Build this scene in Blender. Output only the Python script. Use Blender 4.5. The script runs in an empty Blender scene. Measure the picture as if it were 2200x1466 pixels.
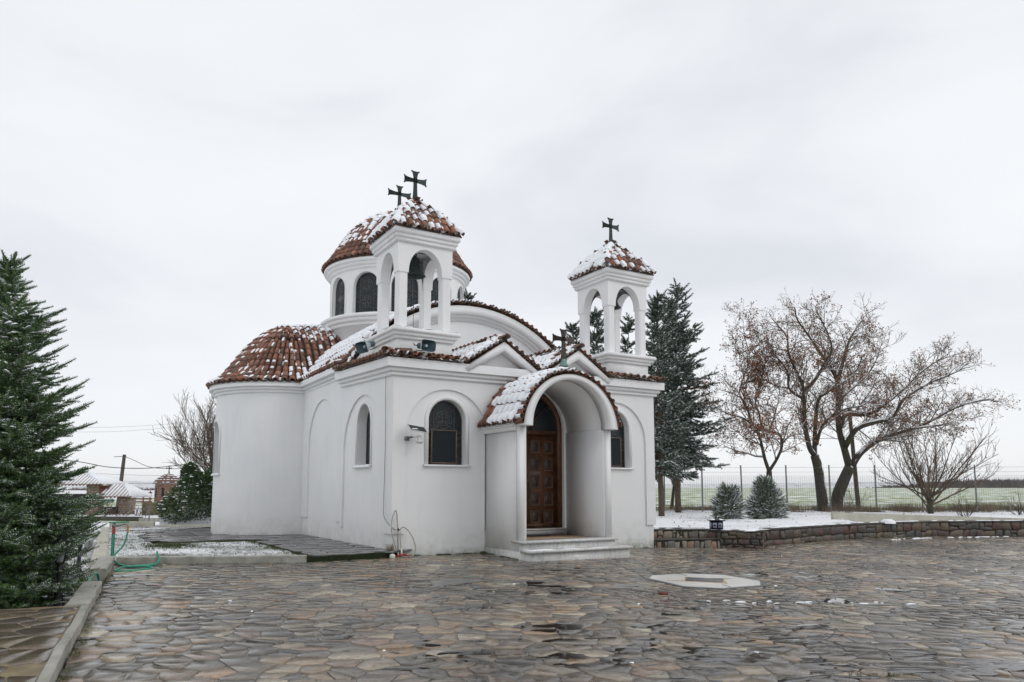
import bpy, math, random
import numpy as np
from math import sin, cos, pi, sqrt, radians, atan2, hypot
from mathutils import Vector, Matrix, noise

random.seed(7)
RN = np.random.RandomState(11)
S = bpy.context.scene
COL = S.collection

# ------------------------------------------------------------------ camera, sky, sun, exposure
# X runs along the church front, Y along its side wall, Z up; the front corner of the church is the origin.
CAMX, CAMY, CAMZ = -6.44, -16.01, 1.6
cam = bpy.data.cameras.new("camera")
camo = bpy.data.objects.new("camera", cam); COL.objects.link(camo)
camo.location = (CAMX, CAMY, CAMZ)
camo.rotation_euler = (radians(90 + 6.211), 0, radians(-31.15))
cam.sensor_width = 36.0
cam.lens = 1562 / 2200 * 36
cam.shift_y = 142 / 2200
cam.clip_end = 6000
S.camera = camo

world = bpy.data.worlds.new("World"); S.world = world; world.use_nodes = True
nt = world.node_tree; nt.nodes.clear()
def wn(t, **k):
    n = nt.nodes.new(t)
    for a, b in k.items(): setattr(n, a, b)
    return n
SUN_EL, SUN_AZ = radians(38), radians(200)
out = wn('ShaderNodeOutputWorld')
sky = wn('ShaderNodeTexSky', sky_type='NISHITA', sun_disc=False)
sky.sun_elevation = SUN_EL; sky.sun_rotation = SUN_AZ
bg1 = wn('ShaderNodeBackground'); bg1.inputs['Strength'].default_value = 0.08
nt.links.new(sky.outputs[0], bg1.inputs['Color'])
tc = wn('ShaderNodeTexCoord'); mp_ = wn('ShaderNodeMapping'); mp_.inputs['Scale'].default_value = (1.0, 1.0, 2.6)
mp_.inputs['Rotation'].default_value = (0, .2, 4.1); mp_.inputs['Location'].default_value = (7, 2, 1)
nt.links.new(tc.outputs['Generated'], mp_.inputs['Vector'])
n1 = wn('ShaderNodeTexNoise'); n1.inputs['Scale'].default_value = 1.7; n1.inputs['Detail'].default_value = 5; n1.inputs['Roughness'].default_value = .5; n1.inputs['Distortion'].default_value = .35
nt.links.new(mp_.outputs[0], n1.inputs['Vector'])
cr = wn('ShaderNodeValToRGB')
e = cr.color_ramp.elements
e[0].position = .30; e[0].color = (.70, .725, .77, 1)
e[1].position = .66; e[1].color = (.885, .90, .92, 1)
m = e.new(.45); m.color = (.815, .835, .87, 1)
nt.links.new(n1.outputs['Fac'], cr.inputs['Fac'])
sep = wn('ShaderNodeSeparateXYZ'); nt.links.new(tc.outputs['Generated'], sep.inputs[0])
mr = wn('ShaderNodeMapRange'); mr.inputs[1].default_value = -.02; mr.inputs[2].default_value = .26; mr.inputs[3].default_value = 1; mr.inputs[4].default_value = 0
nt.links.new(sep.outputs['Z'], mr.inputs[0])
mx = wn('ShaderNodeMixRGB'); mx.inputs['Color2'].default_value = (.885, .90, .92, 1)
nt.links.new(mr.outputs[0], mx.inputs['Fac']); nt.links.new(cr.outputs[0], mx.inputs['Color1'])
bg2 = wn('ShaderNodeBackground'); bg2.inputs['Strength'].default_value = 1.03
nt.links.new(mx.outputs[0], bg2.inputs['Color'])
mixs = wn('ShaderNodeMixShader'); mixs.inputs[0].default_value = .94
nt.links.new(bg1.outputs[0], mixs.inputs[1]); nt.links.new(bg2.outputs[0], mixs.inputs[2]); nt.links.new(mixs.outputs[0], out.inputs['Surface'])

sl = bpy.data.lights.new("sun", 'SUN'); sl.energy = .55; sl.angle = radians(28); sl.color = (1, .97, .93)
so = bpy.data.objects.new("sun", sl); COL.objects.link(so)
sd = Vector((cos(SUN_EL) * .62, -cos(SUN_EL) * .78, sin(SUN_EL)))
so.rotation_euler = sd.to_track_quat('Z', 'Y').to_euler()
S.view_settings.view_transform = 'Standard'; S.view_settings.look = 'None'
S.view_settings.exposure = 0.12; S.view_settings.gamma = 1; S.view_settings.use_curve_mapping = False
S.cycles.max_bounces = 6
S.cycles.diffuse_bounces = 3

# ------------------------------------------------------------------ helpers
def site(x, y):            # survey frame of the far field: x across, y away from the forecourt's near edge
    return (CAMX + .8558 * x + .5173 * y, CAMY - .5173 * x + .8558 * y)
def gz(u, v):              # fall of the forecourt
    if u > 0: return -.018 * (min(u, 10) + .3 * max(u - 10, 0)) + .015 * v
    return -.012 * u + .015 * v

class MB:
    def __init__(s): s.v = []; s.f = {3: [], 4: []}; s.g = []; s.n = 0
    def add(s, v, f):
        v = np.asarray(v, float).reshape(-1, 3)
        t = [x for x in f if len(x) == 3]; q = [x for x in f if len(x) == 4]
        if t: s.f[3].append(np.array(t) + s.n)
        if q: s.f[4].append(np.array(q) + s.n)
        for x in f:
            if len(x) > 4: s.g.append([i + s.n for i in x])
        s.v.append(v); s.n += len(v)
    def inst(s, tpl, mats):
        if len(mats) == 0: return
        tv, tf = tpl
        M = np.asarray(mats, float)
        h = np.c_[tv, np.ones(len(tv))]
        w = np.einsum('nij,kj->nki', M[:, :3, :], h).reshape(-1, 3)
        k = len(tv); off = (np.arange(len(M)) * k)[:, None, None] + s.n
        for c in (3, 4):
            a = [x for x in tf if len(x) == c]
            if a: s.f[c].append((np.array(a)[None] + off).reshape(-1, c))
        s.v.append(w); s.n += len(w)
    def box(s, c, h, rot=0):
        x, y, z = h; v = []
        for dz in (-z, z):
            for a, b in ((-x, -y), (x, -y), (x, y), (-x, y)):
                v.append((c[0] + a * cos(rot) - b * sin(rot), c[1] + a * sin(rot) + b * cos(rot), c[2] + dz))
        s.add(v, [(3, 2, 1, 0), (4, 5, 6, 7), (0, 1, 5, 4), (1, 2, 6, 5), (2, 3, 7, 6), (3, 0, 4, 7)])
    def tube(s, P, R, k=6, cap=True):
        P = [np.asarray(p, float) for p in P]; n = len(P)
        if np.isscalar(R): R = [R] * n
        V = []; ref = None
        for i in range(n):
            t = P[min(i + 1, n - 1)] - P[max(i - 1, 0)]
            l = sqrt(t @ t) or 1.; t = t / l
            if ref is None:
                ref = np.array([0, 0, 1.]) if abs(t[2]) < .9 else np.array([1., 0, 0])
            a = ref - t * (ref @ t); l = sqrt(a @ a) or 1.; a /= l; b = np.cross(t, a); ref = a
            for j in range(k):
                q = 2 * pi * j / k
                V.append(P[i] + R[i] * (cos(q) * a + sin(q) * b))
        F = [(i * k + j, i * k + (j + 1) % k, (i + 1) * k + (j + 1) % k, (i + 1) * k + j) for i in range(n - 1) for j in range(k)]
        if cap and k > 2:
            F += [tuple(range(k))[::-1], tuple((n - 1) * k + j for j in range(k))]
        s.add(V, F)
    def lathe(s, c, prof, k=20):
        V = []; n = len(prof)
        for r, z in prof:
            for j in range(k): V.append((c[0] + r * cos(2 * pi * j / k), c[1] + r * sin(2 * pi * j / k), c[2] + z))
        s.add(V, [(i * k + j, i * k + (j + 1) % k, (i + 1) * k + (j + 1) % k, (i + 1) * k + j) for i in range(n - 1) for j in range(k)])
    def build(s, name, mat, parent=None, smooth=False, kind=None, label=None):
        me = bpy.data.meshes.new(name)
        if s.g:
            V = np.concatenate(s.v); F = [tuple(x) for c in (3, 4) for a in s.f[c] for x in a.tolist()] + s.g
            me.from_pydata(V.tolist(), [], F)
        elif s.v:
            V = np.concatenate(s.v); me.vertices.add(len(V)); me.vertices.foreach_set('co', V.ravel())
            T = np.concatenate(s.f[3]) if s.f[3] else np.zeros((0, 3), int)
            Q = np.concatenate(s.f[4]) if s.f[4] else np.zeros((0, 4), int)
            loops = np.concatenate([T.ravel(), Q.ravel()]).astype(np.int32)
            me.loops.add(len(loops)); me.loops.foreach_set('vertex_index', loops)
            me.polygons.add(len(T) + len(Q))
            me.polygons.foreach_set('loop_start', np.concatenate([np.arange(len(T)) * 3, len(T) * 3 + np.arange(len(Q)) * 4]).astype(np.int32))
            me.polygons.foreach_set('loop_total', np.concatenate([np.full(len(T), 3), np.full(len(Q), 4)]).astype(np.int32))
            me.update(calc_edges=True); me.validate()
        if smooth: me.polygons.foreach_set('use_smooth', np.ones(len(me.polygons), bool)); me.update()
        if mat: me.materials.append(mat)
        o = bpy.data.objects.new(name, me); COL.objects.link(o)
        if parent: o.parent = parent
        if kind: o['kind'] = kind
        if label: o['label'] = label
        return o
def tag(o, label, cat, group=None):
    o['label'] = label; o['category'] = cat
    if group: o['group'] = group
    return o
def thing(name, label, cat, group=None, loc=(0, 0, 0)):
    o = bpy.data.objects.new(name, None); COL.objects.link(o); o.location = loc
    return tag(o, label, cat, group)
def copy_tree(o, parent=None):
    c = o.copy(); COL.objects.link(c); c.parent = parent
    for ch in list(o.children): copy_tree(ch, c)
    return c

# ------------------------------------------------------------------ materials
class NT:
    def __init__(s, name):
        s.m = bpy.data.materials.new(name); s.m.use_nodes = True; s.t = s.m.node_tree
        s.b = s.t.nodes['Principled BSDF']
    def n(s, typ, **k):
        x = s.t.nodes.new('ShaderNode' + typ)
        for a, b in k.items(): setattr(x, a, b)
        return x
    def l(s, a, b): s.t.links.new(a, b)
    def co(s, kind='Object', scale=(1, 1, 1), rot=(0, 0, 0)):
        c = s.n('TexCoord'); m = s.n('Mapping'); m.inputs['Scale'].default_value = scale; m.inputs['Rotation'].default_value = rot
        if kind == 'World':
            g = s.n('NewGeometry'); s.l(g.outputs['Position'], m.inputs[0])
        else: s.l(c.outputs[kind], m.inputs[0])
        return m.outputs[0]
    def noise(s, vec, scale, detail=4, rough=.55, dist=0):
        x = s.n('TexNoise'); x.inputs['Scale'].default_value = scale; x.inputs['Detail'].default_value = detail
        x.inputs['Roughness'].default_value = rough; x.inputs['Distortion'].default_value = dist
        s.l(vec, x.inputs['Vector']); return x.outputs['Fac']
    def ramp(s, fac, st, interp='LINEAR'):
        r = s.n('ValToRGB'); r.color_ramp.interpolation = interp; e = r.color_ramp.elements
        while len(e) < len(st): e.new(.5)
        for i, (p, c) in enumerate(st):
            e[i].position = p
            if not hasattr(c, '__len__'): c = (c, c, c)
            e[i].color = (*c, 1)
        s.l(fac, r.inputs[0]); return r.outputs[0]
    def mix(s, f, a, b, bt='MIX'):
        x = s.n('MixRGB', blend_type=bt)
        for i, q in ((0, f), (1, a), (2, b)):
            if hasattr(q, 'is_linked'): s.l(q, x.inputs[i])
            elif i == 0: x.inputs[0].default_value = q
            else: x.inputs[i].default_value = (*q, 1) if hasattr(q, '__len__') else (q, q, q, 1)
        return x.outputs[0]
    def math(s, op, a, b=0.):
        x = s.n('Math', operation=op)
        for i, q in ((0, a), (1, b)):
            if hasattr(q, 'is_linked'): s.l(q, x.inputs[i])
            else: x.inputs[i].default_value = q
        return x.outputs[0]
    def rnd(s, island=True):
        oi = s.n('ObjectInfo')
        if not island: return oi.outputs['Random']
        g = s.n('NewGeometry')
        return s.math('FRACT', s.math('ADD', g.outputs['Random Per Island'], oi.outputs['Random']))
    def nz(s):
        g = s.n('NewGeometry'); x = s.n('SeparateXYZ'); s.l(g.outputs['Normal'], x.inputs[0]); return x.outputs['Z']
    def pz(s):
        g = s.n('NewGeometry'); x = s.n('SeparateXYZ'); s.l(g.outputs['Position'], x.inputs[0]); return x.outputs['Z']
    def bump(s, h, st=.3, d=.02):
        b = s.n('Bump'); b.inputs['Strength'].default_value = st; b.inputs['Distance'].default_value = d
        s.l(h, b.inputs['Height']); s.l(b.outputs[0], s.b.inputs['Normal'])
    def done(s, col, rough=.8, spec=.3, metal=0):
        if hasattr(col, 'is_linked'): s.l(col, s.b.inputs['Base Color'])
        else: s.b.inputs['Base Color'].default_value = (*col, 1)
        if hasattr(rough, 'is_linked'): s.l(rough, s.b.inputs['Roughness'])
        else: s.b.inputs['Roughness'].default_value = rough
        s.b.inputs['Specular IOR Level'].default_value = spec; s.b.inputs['Metallic'].default_value = metal
        return s.m

def mat_plaster():
    t = NT('white_plaster'); w = t.co('World')
    a = t.noise(w, .7, 5, .6); b = t.noise(t.co('World', (3, 3, .35)), 1.6, 5, .65)
    base = t.mix(t.ramp(a, [(.3, 0), (.7, 1)]), (.76, .765, .775), (.82, .82, .815))
    base = t.mix(t.ramp(b, [(.55, 0), (.8, .3)]), base, (.62, .625, .60))
    z = t.pz()
    low = t.n('MapRange'); t.l(z, low.inputs[0]); low.inputs[1].default_value = .75; low.inputs[2].default_value = -.1
    d = t.math('MULTIPLY', low.outputs[0], t.ramp(t.noise(w, 3.2, 6, .7), [(.33, 0), (.68, .9)]))
    base = t.mix(d, base, (.50, .51, .47))
    low2 = t.n('MapRange'); t.l(z, low2.inputs[0]); low2.inputs[1].default_value = .16; low2.inputs[2].default_value = -.12
    d2 = t.math('MULTIPLY', low2.outputs[0], t.ramp(t.noise(w, 6, 5, .7), [(.35, 0), (.62, .85)]))
    base = t.mix(d2, base, (.15, .18, .10))
    f = t.noise(w, 55, 3, .6)
    t.bump(t.mix(.35, f, t.noise(w, 4, 4, .5)), .22, .012)
    return t.done(base, .75, .25)
def mat_tile(moss=.25):
    t = NT('terracotta'); r = t.rnd(); w = t.co('World')
    c = t.ramp(r, [(0, (.13, .075, .06)), (.2, (.24, .11, .078)), (.45, (.34, .145, .095)), (.7, (.41, .195, .13)), (.88, (.27, .155, .12)), (1, (.17, .115, .095))])
    n = t.noise(w, 9, 6, .7)
    c = t.mix(t.ramp(n, [(.46, 0), (.75, .8)]), c, (.085, .055, .042))
    n2 = t.noise(w, 3.1, 6, .75)
    c = t.mix(t.ramp(n2, [(.60 - moss * .25, 0), (.78 - moss * .2, .8)]), c, (.075, .072, .035))
    t.bump(t.noise(w, 40, 4, .7), .35, .01)
    return t.done(c, .62, .35)
def mat_snow(name='snow', dirty=0.):
    t = NT(name); w = t.co('World')
    c = t.mix(t.noise(w, 6, 4), (.83, .86, .90), (.90, .91, .93))
    t.b.inputs['Subsurface Weight'].default_value = 0
    t.bump(t.noise(w, 22, 5, .65), .35, .03)
    return t.done(c, .7, .25)
def mat_simple(name, col, rough=.6, spec=.4, metal=0, var=.25, sc=12, bump=.2, bd=.01):
    t = NT(name); w = t.co('World')
    n = t.noise(w, sc, 5, .65)
    c = t.mix(t.ramp(n, [(.3, 0), (.7, 1)]), tuple(x * (1 - var) for x in col), tuple(min(1, x * (1 + var)) for x in col))
    if bump: t.bump(t.noise(w, sc * 4, 4, .6), bump, bd)
    return t.done(c, rough, spec, metal)
def mat_flag(name, cols, wet=True, bumpy=.35):
    t = NT(name); r = t.rnd(); w = t.co('World')
    n = len(cols); c = t.ramp(r, [(i / n, k) for i, k in enumerate(cols)], 'CONSTANT')
    r2 = t.math('FRACT', t.math('MULTIPLY', r, 17.31))
    c = t.mix(t.math('MULTIPLY', t.math('POWER', r2, 2.2), .45), c, (.085, .085, .088))
    s1 = t.noise(t.co('World', (1.2, 1.2, 1)), 5.5, 7, .72, 1.6)
    c = t.mix(t.ramp(s1, [(.42, 0), (.70, .75)]), c, (.07, .062, .055))
    s2 = t.noise(w, 26, 5, .7)
    c = t.mix(t.ramp(s2, [(.5, 0), (.85, .4)]), c, (.46, .42, .37))
    big = t.noise(w, .45, 5, .62, .4)
    if wet:
        ro = t.ramp(t.mix(.32, big, s1), [(.38, .04), (.48, .12), (.62, .28)])
        c = t.mix(t.ramp(big, [(.36, .68), (.56, .12)]), c, (.035, .032, .030))
    else: ro = t.ramp(s1, [(.35, .35), (.65, .65)])
    h = t.mix(.35, t.noise(w, 7, 6, .65, .8), s2)
    t.bump(h, bumpy, .014)
    return t.done(c, ro, .55)
def mat_snowground(name, grass, thr=.5, sc=9., soft=.06, rows=False, bd=.05):
    t = NT(name); w = t.co('World')
    n = t.noise(w, sc, 7, .78); big = t.noise(w, .55, 4, .6)
    m = t.mix(.34, n, big)
    if rows:
        m = t.mix(.22, m, t.noise(t.co('World', (.35, .35, 1), (0, 0, radians(31))), 1.1, 3, .6))
    f = t.ramp(m, [(thr - soft, 0), (thr + soft, 1)])
    g = t.ramp(t.noise(w, 14, 5, .7), [(.3, tuple(x * .55 for x in grass)), (.52, grass), (.75, (.16, .12, .065))])
    c = t.mix(f, g, (.86, .875, .90))
    t.bump(t.mix(.5, n, f), .8, bd)
    return t.done(c, .8, .2)
def mat_leafy(name, cols, snow=.0, thr=.45, rough=.55):
    t = NT(name); r = t.rnd(); w = t.co('World')
    n = len(cols); c = t.ramp(r, [(i / max(1, n - 1), k) for i, k in enumerate(cols)])
    big = t.noise(w, 1.3, 3, .6)
    c = t.mix(t.ramp(big, [(.35, .0), (.65, .35)]), c, tuple(x * .55 for x in cols[0]))
    if snow:
        k = t.math('MULTIPLY', t.ramp(t.nz(), [(thr, 0), (thr + .25, 1)]), t.ramp(t.noise(w, 2.6, 5, .75), [(.5 - snow * .25, 0), (.56 - snow * .2, 1)]))
        c = t.mix(k, c, (.84, .87, .90))
    return t.done(c, rough, .3)
def mat_glass(name='stained_glass'):
    t = NT(name); w = t.co('World')
    v = t.n('TexVoronoi'); v.inputs['Scale'].default_value = 5.5; t.l(w, v.inputs['Vector'])
    c = t.ramp(t.math('FRACT', t.math('MULTIPLY', v.outputs['Distance'], 2.7)), [(0, (.012, .02, .026)), (.35, (.012, .03, .04)), (.6, (.022, .028, .032)), (.8, (.05, .03, .015)), (1, (.012, .018, .028))])
    t.bump(t.noise(w, 18, 3), .1, .01)
    return t.done(c, .18, .22)
def mat_wood(name='door_wood', dark=False):
    t = NT(name); w = t.co('World', (1, 1, .12)); p = t.co('World')
    g = t.noise(w, 38, 5, .6, .8)
    c = t.ramp(g, [(.25, (.05, .021, .011)), (.5, (.10, .042, .019)), (.75, (.17, .072, .032))])
    if dark: c = t.mix(.72, c, (.018, .010, .007))
    bl = t.noise(p, 4.2, 6, .7)
    c = t.mix(t.ramp(bl, [(.5, 0), (.68, .85)]), c, (.022, .012, .009))
    t.bump(g, .25, .006)
    return t.done(c, .38, .45)
def mat_marble():
    t = NT('marble'); w = t.co('World', (1, 1, .5), (.5, .35, .6))
    n = t.noise(w, 2.4, 7, .6, 2.2)
    c = t.ramp(n, [(.455, (.62, .62, .60)), (.49, (.40, .41, .42)), (.51, (.61, .61, .59)), (1, (.66, .66, .64))])
    c = t.mix(t.ramp(t.noise(t.co('World'), 7, 5, .7), [(.45, 0), (.8, .5)]), c, (.38, .37, .33))
    return t.done(c, .28, .5)
def mat_bark(name, col, green=.3):
    t = NT(name); w = t.co('World', (1, 1, .35))
    n = t.noise(w, 16, 6, .7)
    c = t.mix(t.ramp(n, [(.35, 0), (.65, 1)]), tuple(x * .5 for x in col), col)
    c = t.mix(t.ramp(t.noise(t.co('World'), 2.3, 5, .7), [(.52 - green * .15, 0), (.7, green * 2)]), c, (.06, .075, .028))
    t.bump(n, .8, .03)
    return t.done(c, .85, .2)
def mat_kerb():
    t = NT('kerb_concrete'); w = t.co('World')
    c = t.mix(t.ramp(t.noise(w, 5, 6, .7), [(.3, 0), (.7, 1)]), (.26, .25, .22), (.42, .41, .37))
    c = t.mix(t.ramp(t.noise(w, 1.7, 6, .75), [(.5, 0), (.7, .7)]), c, (.13, .13, .085))
    t.bump(t.noise(w, 30, 5, .7), .4, .015)
    return t.done(c, .6, .35)

M = {}
M['plaster'] = mat_plaster(); M['tile'] = mat_tile(.3); M['tile_old'] = mat_tile(.75); M['snow'] = mat_snow()
M['channel'] = mat_simple('shaded_channel_tile', (.085, .055, .04), .75, .25, 0, .5, 9)  # dark colour paints the shade in the gaps between cover tiles
M['flag'] = mat_flag('flagstone', [(.21, .18, .145), (.29, .235, .175), (.42, .315, .205), (.17, .155, .14), (.42, .28, .165), (.30, .245, .185), (.58, .50, .37), (.24, .205, .17), (.31, .21, .15), (.24, .22, .19), (.38, .315, .23), (.16, .145, .125), (.50, .41, .29), (.27, .215, .16), (.32, .235, .155), (.20, .18, .15)], True, .3)
M['flag_brown'] = mat_flag('brown_flagstone', [(.17, .12, .075), (.22, .16, .10), (.13, .10, .075), (.25, .19, .115), (.19, .145, .10)], True, .5)
M['slate'] = mat_flag('slate_slab', [(.10, .105, .105), (.12, .12, .118), (.085, .09, .092), (.135, .13, .125)])
M['mortar'] = mat_simple('mortar', (.15, .138, .12), .28, .4, 0, .4, 5)
M['yellow_mortar'] = mat_simple('yellow_mortar', (.22, .17, .10), .45, .4, 0, .35, 5)
M['kerb'] = mat_kerb()
M['moss'] = mat_simple('moss', (.026, .034, .016), .9, .1, 0, .5, 20, .8, .03)
M['marble'] = mat_marble()
M['inlay_white'] = mat_simple('pale_marble_inlay', (.64, .63, .59), .3, .5, 0, .12, 6, .1)
M['inlay_tan'] = mat_simple('tan_inlay', (.42, .29, .18), .35, .5, 0, .15, 8, .1)
M['inlay_grey'] = mat_simple('grey_inlay', (.10, .105, .11), .3, .5, 0, .2, 8, .1)
M['rock'] = mat_flag('rock_wall_stone', [(.06, .028, .021), (.065, .036, .024), (.10, .066, .036), (.04, .03, .023), (.085, .029, .022), (.13, .09, .05), (.04, .04, .034), (.036, .027, .02), (.06, .05, .03)], False, .9)
M['rock_light'] = mat_flag('step_stone', [(.27, .23, .16), (.22, .20, .16), (.32, .28, .22), (.15, .14, .12), (.30, .16, .09), (.25, .24, .20)], False, .6)
M['rock_mortar'] = mat_simple('rock_mortar', (.035, .033, .024), .8, .2, 0, .5, 8, .5)
M['rock_cap'] = mat_simple('rock_coping', (.075, .07, .06), .6, .3, 0, .4, 8, .5)
M['wood'] = mat_wood(); M['wood_dark'] = mat_wood('dark_panel_wood', True)
M['wood_frame'] = mat_simple('screen_frame', (.145, .095, .07), .5, .4, 0, .2, 20)
M['glass'] = mat_glass()
M['fanglass'] = NT('dark_glass').done((.012, .016, .022), .08, .5)
M['lead'] = mat_simple('lead_came', (.12, .13, .135), .6, .2, .0, .3, 20, 0)
M['screen'] = mat_simple('insect_screen', (.022, .027, .030), .8, .1, 0, .15, 30, 0)
M['bronze'] = mat_simple('green_bronze', (.035, .052, .047), .55, .5, .4, .4, 15)
M['verdigris'] = mat_simple('verdigris', (.16, .25, .22), .7, .3, .1, .3, 15)
M['iron'] = mat_simple('brown_iron', (.075, .062, .058), .6, .5, .5, .3, 15)
M['black'] = mat_simple('black_metal', (.018, .019, .021), .4, .5, .3, .2, 15, .1)
M['speaker'] = mat_simple('blue_grey_plastic', (.07, .115, .135), .45, .45, 0, .2, 8, 0)
M['speaker_light'] = mat_simple('weathered_plastic', (.40, .47, .50), .5, .4, 0, .15, 8, 0)
M['grey'] = mat_simple('grey_metal', (.21, .215, .22), .45, .5, .6, .15, 20, .1)
M['wire'] = mat_simple('fence_wire', (.11, .115, .12), .6, .3, .2, .15, 20, 0)
M['white_plastic'] = mat_simple('white_plastic', (.62, .62, .60), .4, .5, 0, .1, 10, 0)
M['hose'] = mat_simple('green_hose', (.012, .24, .15), .35, .5, 0, .12, 10, 0)
M['red_plastic'] = mat_simple('red_plastic', (.38, .05, .035), .4, .5, 0, .15, 10, 0)
M['orange_plastic'] = mat_simple('orange_plastic', (.5, .22, .03), .4, .5, 0, .15, 10, 0)
M['hose_beige'] = mat_simple('beige_hose', (.34, .32, .28), .5, .4, 0, .2, 10, 0)
M['needle'] = mat_leafy('fir_needles', [(.045, .095, .030), (.075, .145, .042), (.11, .19, .055), (.06, .115, .036)], .30, .62, .5)
M['needle_blue'] = mat_leafy('cypress_needles', [(.035, .06, .038), (.05, .082, .05), (.07, .105, .062)], .50, .42)
M['hedge'] = mat_leafy('shrub_leaves', [(.06, .085, .05), (.09, .12, .07), (.13, .16, .10)], 1.5, .0)
M['laurel'] = mat_leafy('laurel_leaves', [(.035, .075, .028), (.055, .11, .036), (.11, .15, .04)], .45, .6, .35)
M['brownleaf'] = mat_leafy('dead_oak_leaves', [(.20, .085, .045), (.29, .135, .07), (.34, .18, .10)])
M['drygrass'] = mat_leafy('dry_stalks', [(.16, .12, .075), (.24, .19, .12), (.11, .075, .05)])
M['grassblade'] = mat_leafy('grass_blades', [(.04, .07, .02), (.065, .105, .03), (.13, .12, .06)])
M['bark'] = mat_bark('oak_bark', (.085, .072, .06), .35); M['bark_red'] = mat_bark('pine_bark', (.15, .11, .085), .1)
M['twig'] = mat_simple('twigs', (.13, .098, .075), .8, .2, 0, .3, 3, 0)
M['twig_far'] = mat_simple('distant_twigs', (.13, .11, .10), .8, .2, 0, .3, .2, 0)
M['lawn'] = mat_snowground('snowy_lawn', (.085, .12, .04), .475, 11, .05)
M['snowlawn'] = mat_snowground('snow_cover', (.12, .10, .06), .405, 13, .025)
M['field'] = mat_snowground('snowy_field', (.22, .29, .08), .515, .7, .05, True, .05)
M['ground'] = mat_snowground('snowy_ground', (.14, .12, .075), .44, 3.5, .06)
M['hill'] = mat_snowground('far_hills', (.16, .17, .17), .47, .03, .1, False, .01)
M['cream'] = mat_simple('cream_render', (.46, .44, .37), .8, .2, 0, .15, 2.5)
M['khaki'] = mat_simple('mossy_stone', (.17, .145, .08), .8, .2, 0, .45, 3)
M['brick'] = mat_flag('brick', [(.42, .33, .25), (.48, .40, .32), (.33, .23, .17), (.45, .35, .26)], False, .4)
M['red_brick'] = mat_flag('red_brick', [(.30, .12, .07), (.36, .17, .10), (.24, .10, .06), (.42, .26, .16)], False, .4)
M['polewood'] = mat_simple('pole_wood', (.10, .08, .065), .8, .2, 0, .3, 10)
M['sign'] = mat_simple('green_sign', (.03, .12, .07), .5, .4, 0, .1, 5, 0)
M['signwhite'] = NT('sign_white').done((.7, .7, .7), .5)
M['darkpaint'] = mat_simple('dark_boards', (.035, .033, .035), .6, .3, 0, .3, 8)
M['redpaint'] = mat_simple('red_railing', (.15, .035, .03), .6, .4, 0, .2, 10)
M['rubber'] = mat_simple('rubber', (.02, .02, .022), .7, .3, 0, .2, 30)

# ------------------------------------------------------------------ Voronoi stones
def clip(poly, nx, ny, c):
    out = []; n = len(poly)
    for i in range(n):
        p = poly[i]; q = poly[(i + 1) % n]
        dp = nx * p[0] + ny * p[1] - c; dq = nx * q[0] + ny * q[1] - c
        if dp <= 0: out.append(p)
        if (dp < 0 < dq) or (dq < 0 < dp):
            t = dp / (dp - dq); out.append((p[0] + t * (q[0] - p[0]), p[1] + t * (q[1] - p[1])))
    return out
def cells(x0, x1, y0, y1, sx, sy, seed, drop=.12, extra=.15, inside=None):
    r = random.Random(seed); G = {}
    nx = int((x1 - x0) / sx) + 1; ny = int((y1 - y0) / sy) + 1
    for i in range(-1, nx + 1):
        for j in range(-1, ny + 1):
            L = G.setdefault((i, j), [])
            if r.random() > drop: L.append((x0 + (i + .08 + .84 * r.random()) * sx, y0 + (j + .08 + .84 * r.random()) * sy))
            if r.random() < extra: L.append((x0 + (i + r.random()) * sx, y0 + (j + r.random()) * sy))
    out = []
    for i in range(0, nx):
        for j in range(0, ny):
            nb = [p for a in (-2, -1, 0, 1, 2) for b in (-2, -1, 0, 1, 2) for p in G.get((i + a, j + b), ())]
            for p in G[(i, j)]:
                if not (x0 <= p[0] <= x1 and y0 <= p[1] <= y1): continue
                if inside and not inside(p[0], p[1]): continue
                poly = [(p[0] - 1.9 * sx, p[1] - 1.9 * sy), (p[0] + 1.9 * sx, p[1] - 1.9 * sy), (p[0] + 1.9 * sx, p[1] + 1.9 * sy), (p[0] - 1.9 * sx, p[1] + 1.9 * sy)]
                for q in nb:
                    if q is p: continue
                    dx = q[0] - p[0]; dy = q[1] - p[1]
                    poly = clip(poly, dx, dy, (q[0] ** 2 + q[1] ** 2 - p[0] ** 2 - p[1] ** 2) / 2)
                    if len(poly) < 3: break
                if len(poly) >= 3: out.append(poly)
    return out
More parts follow.
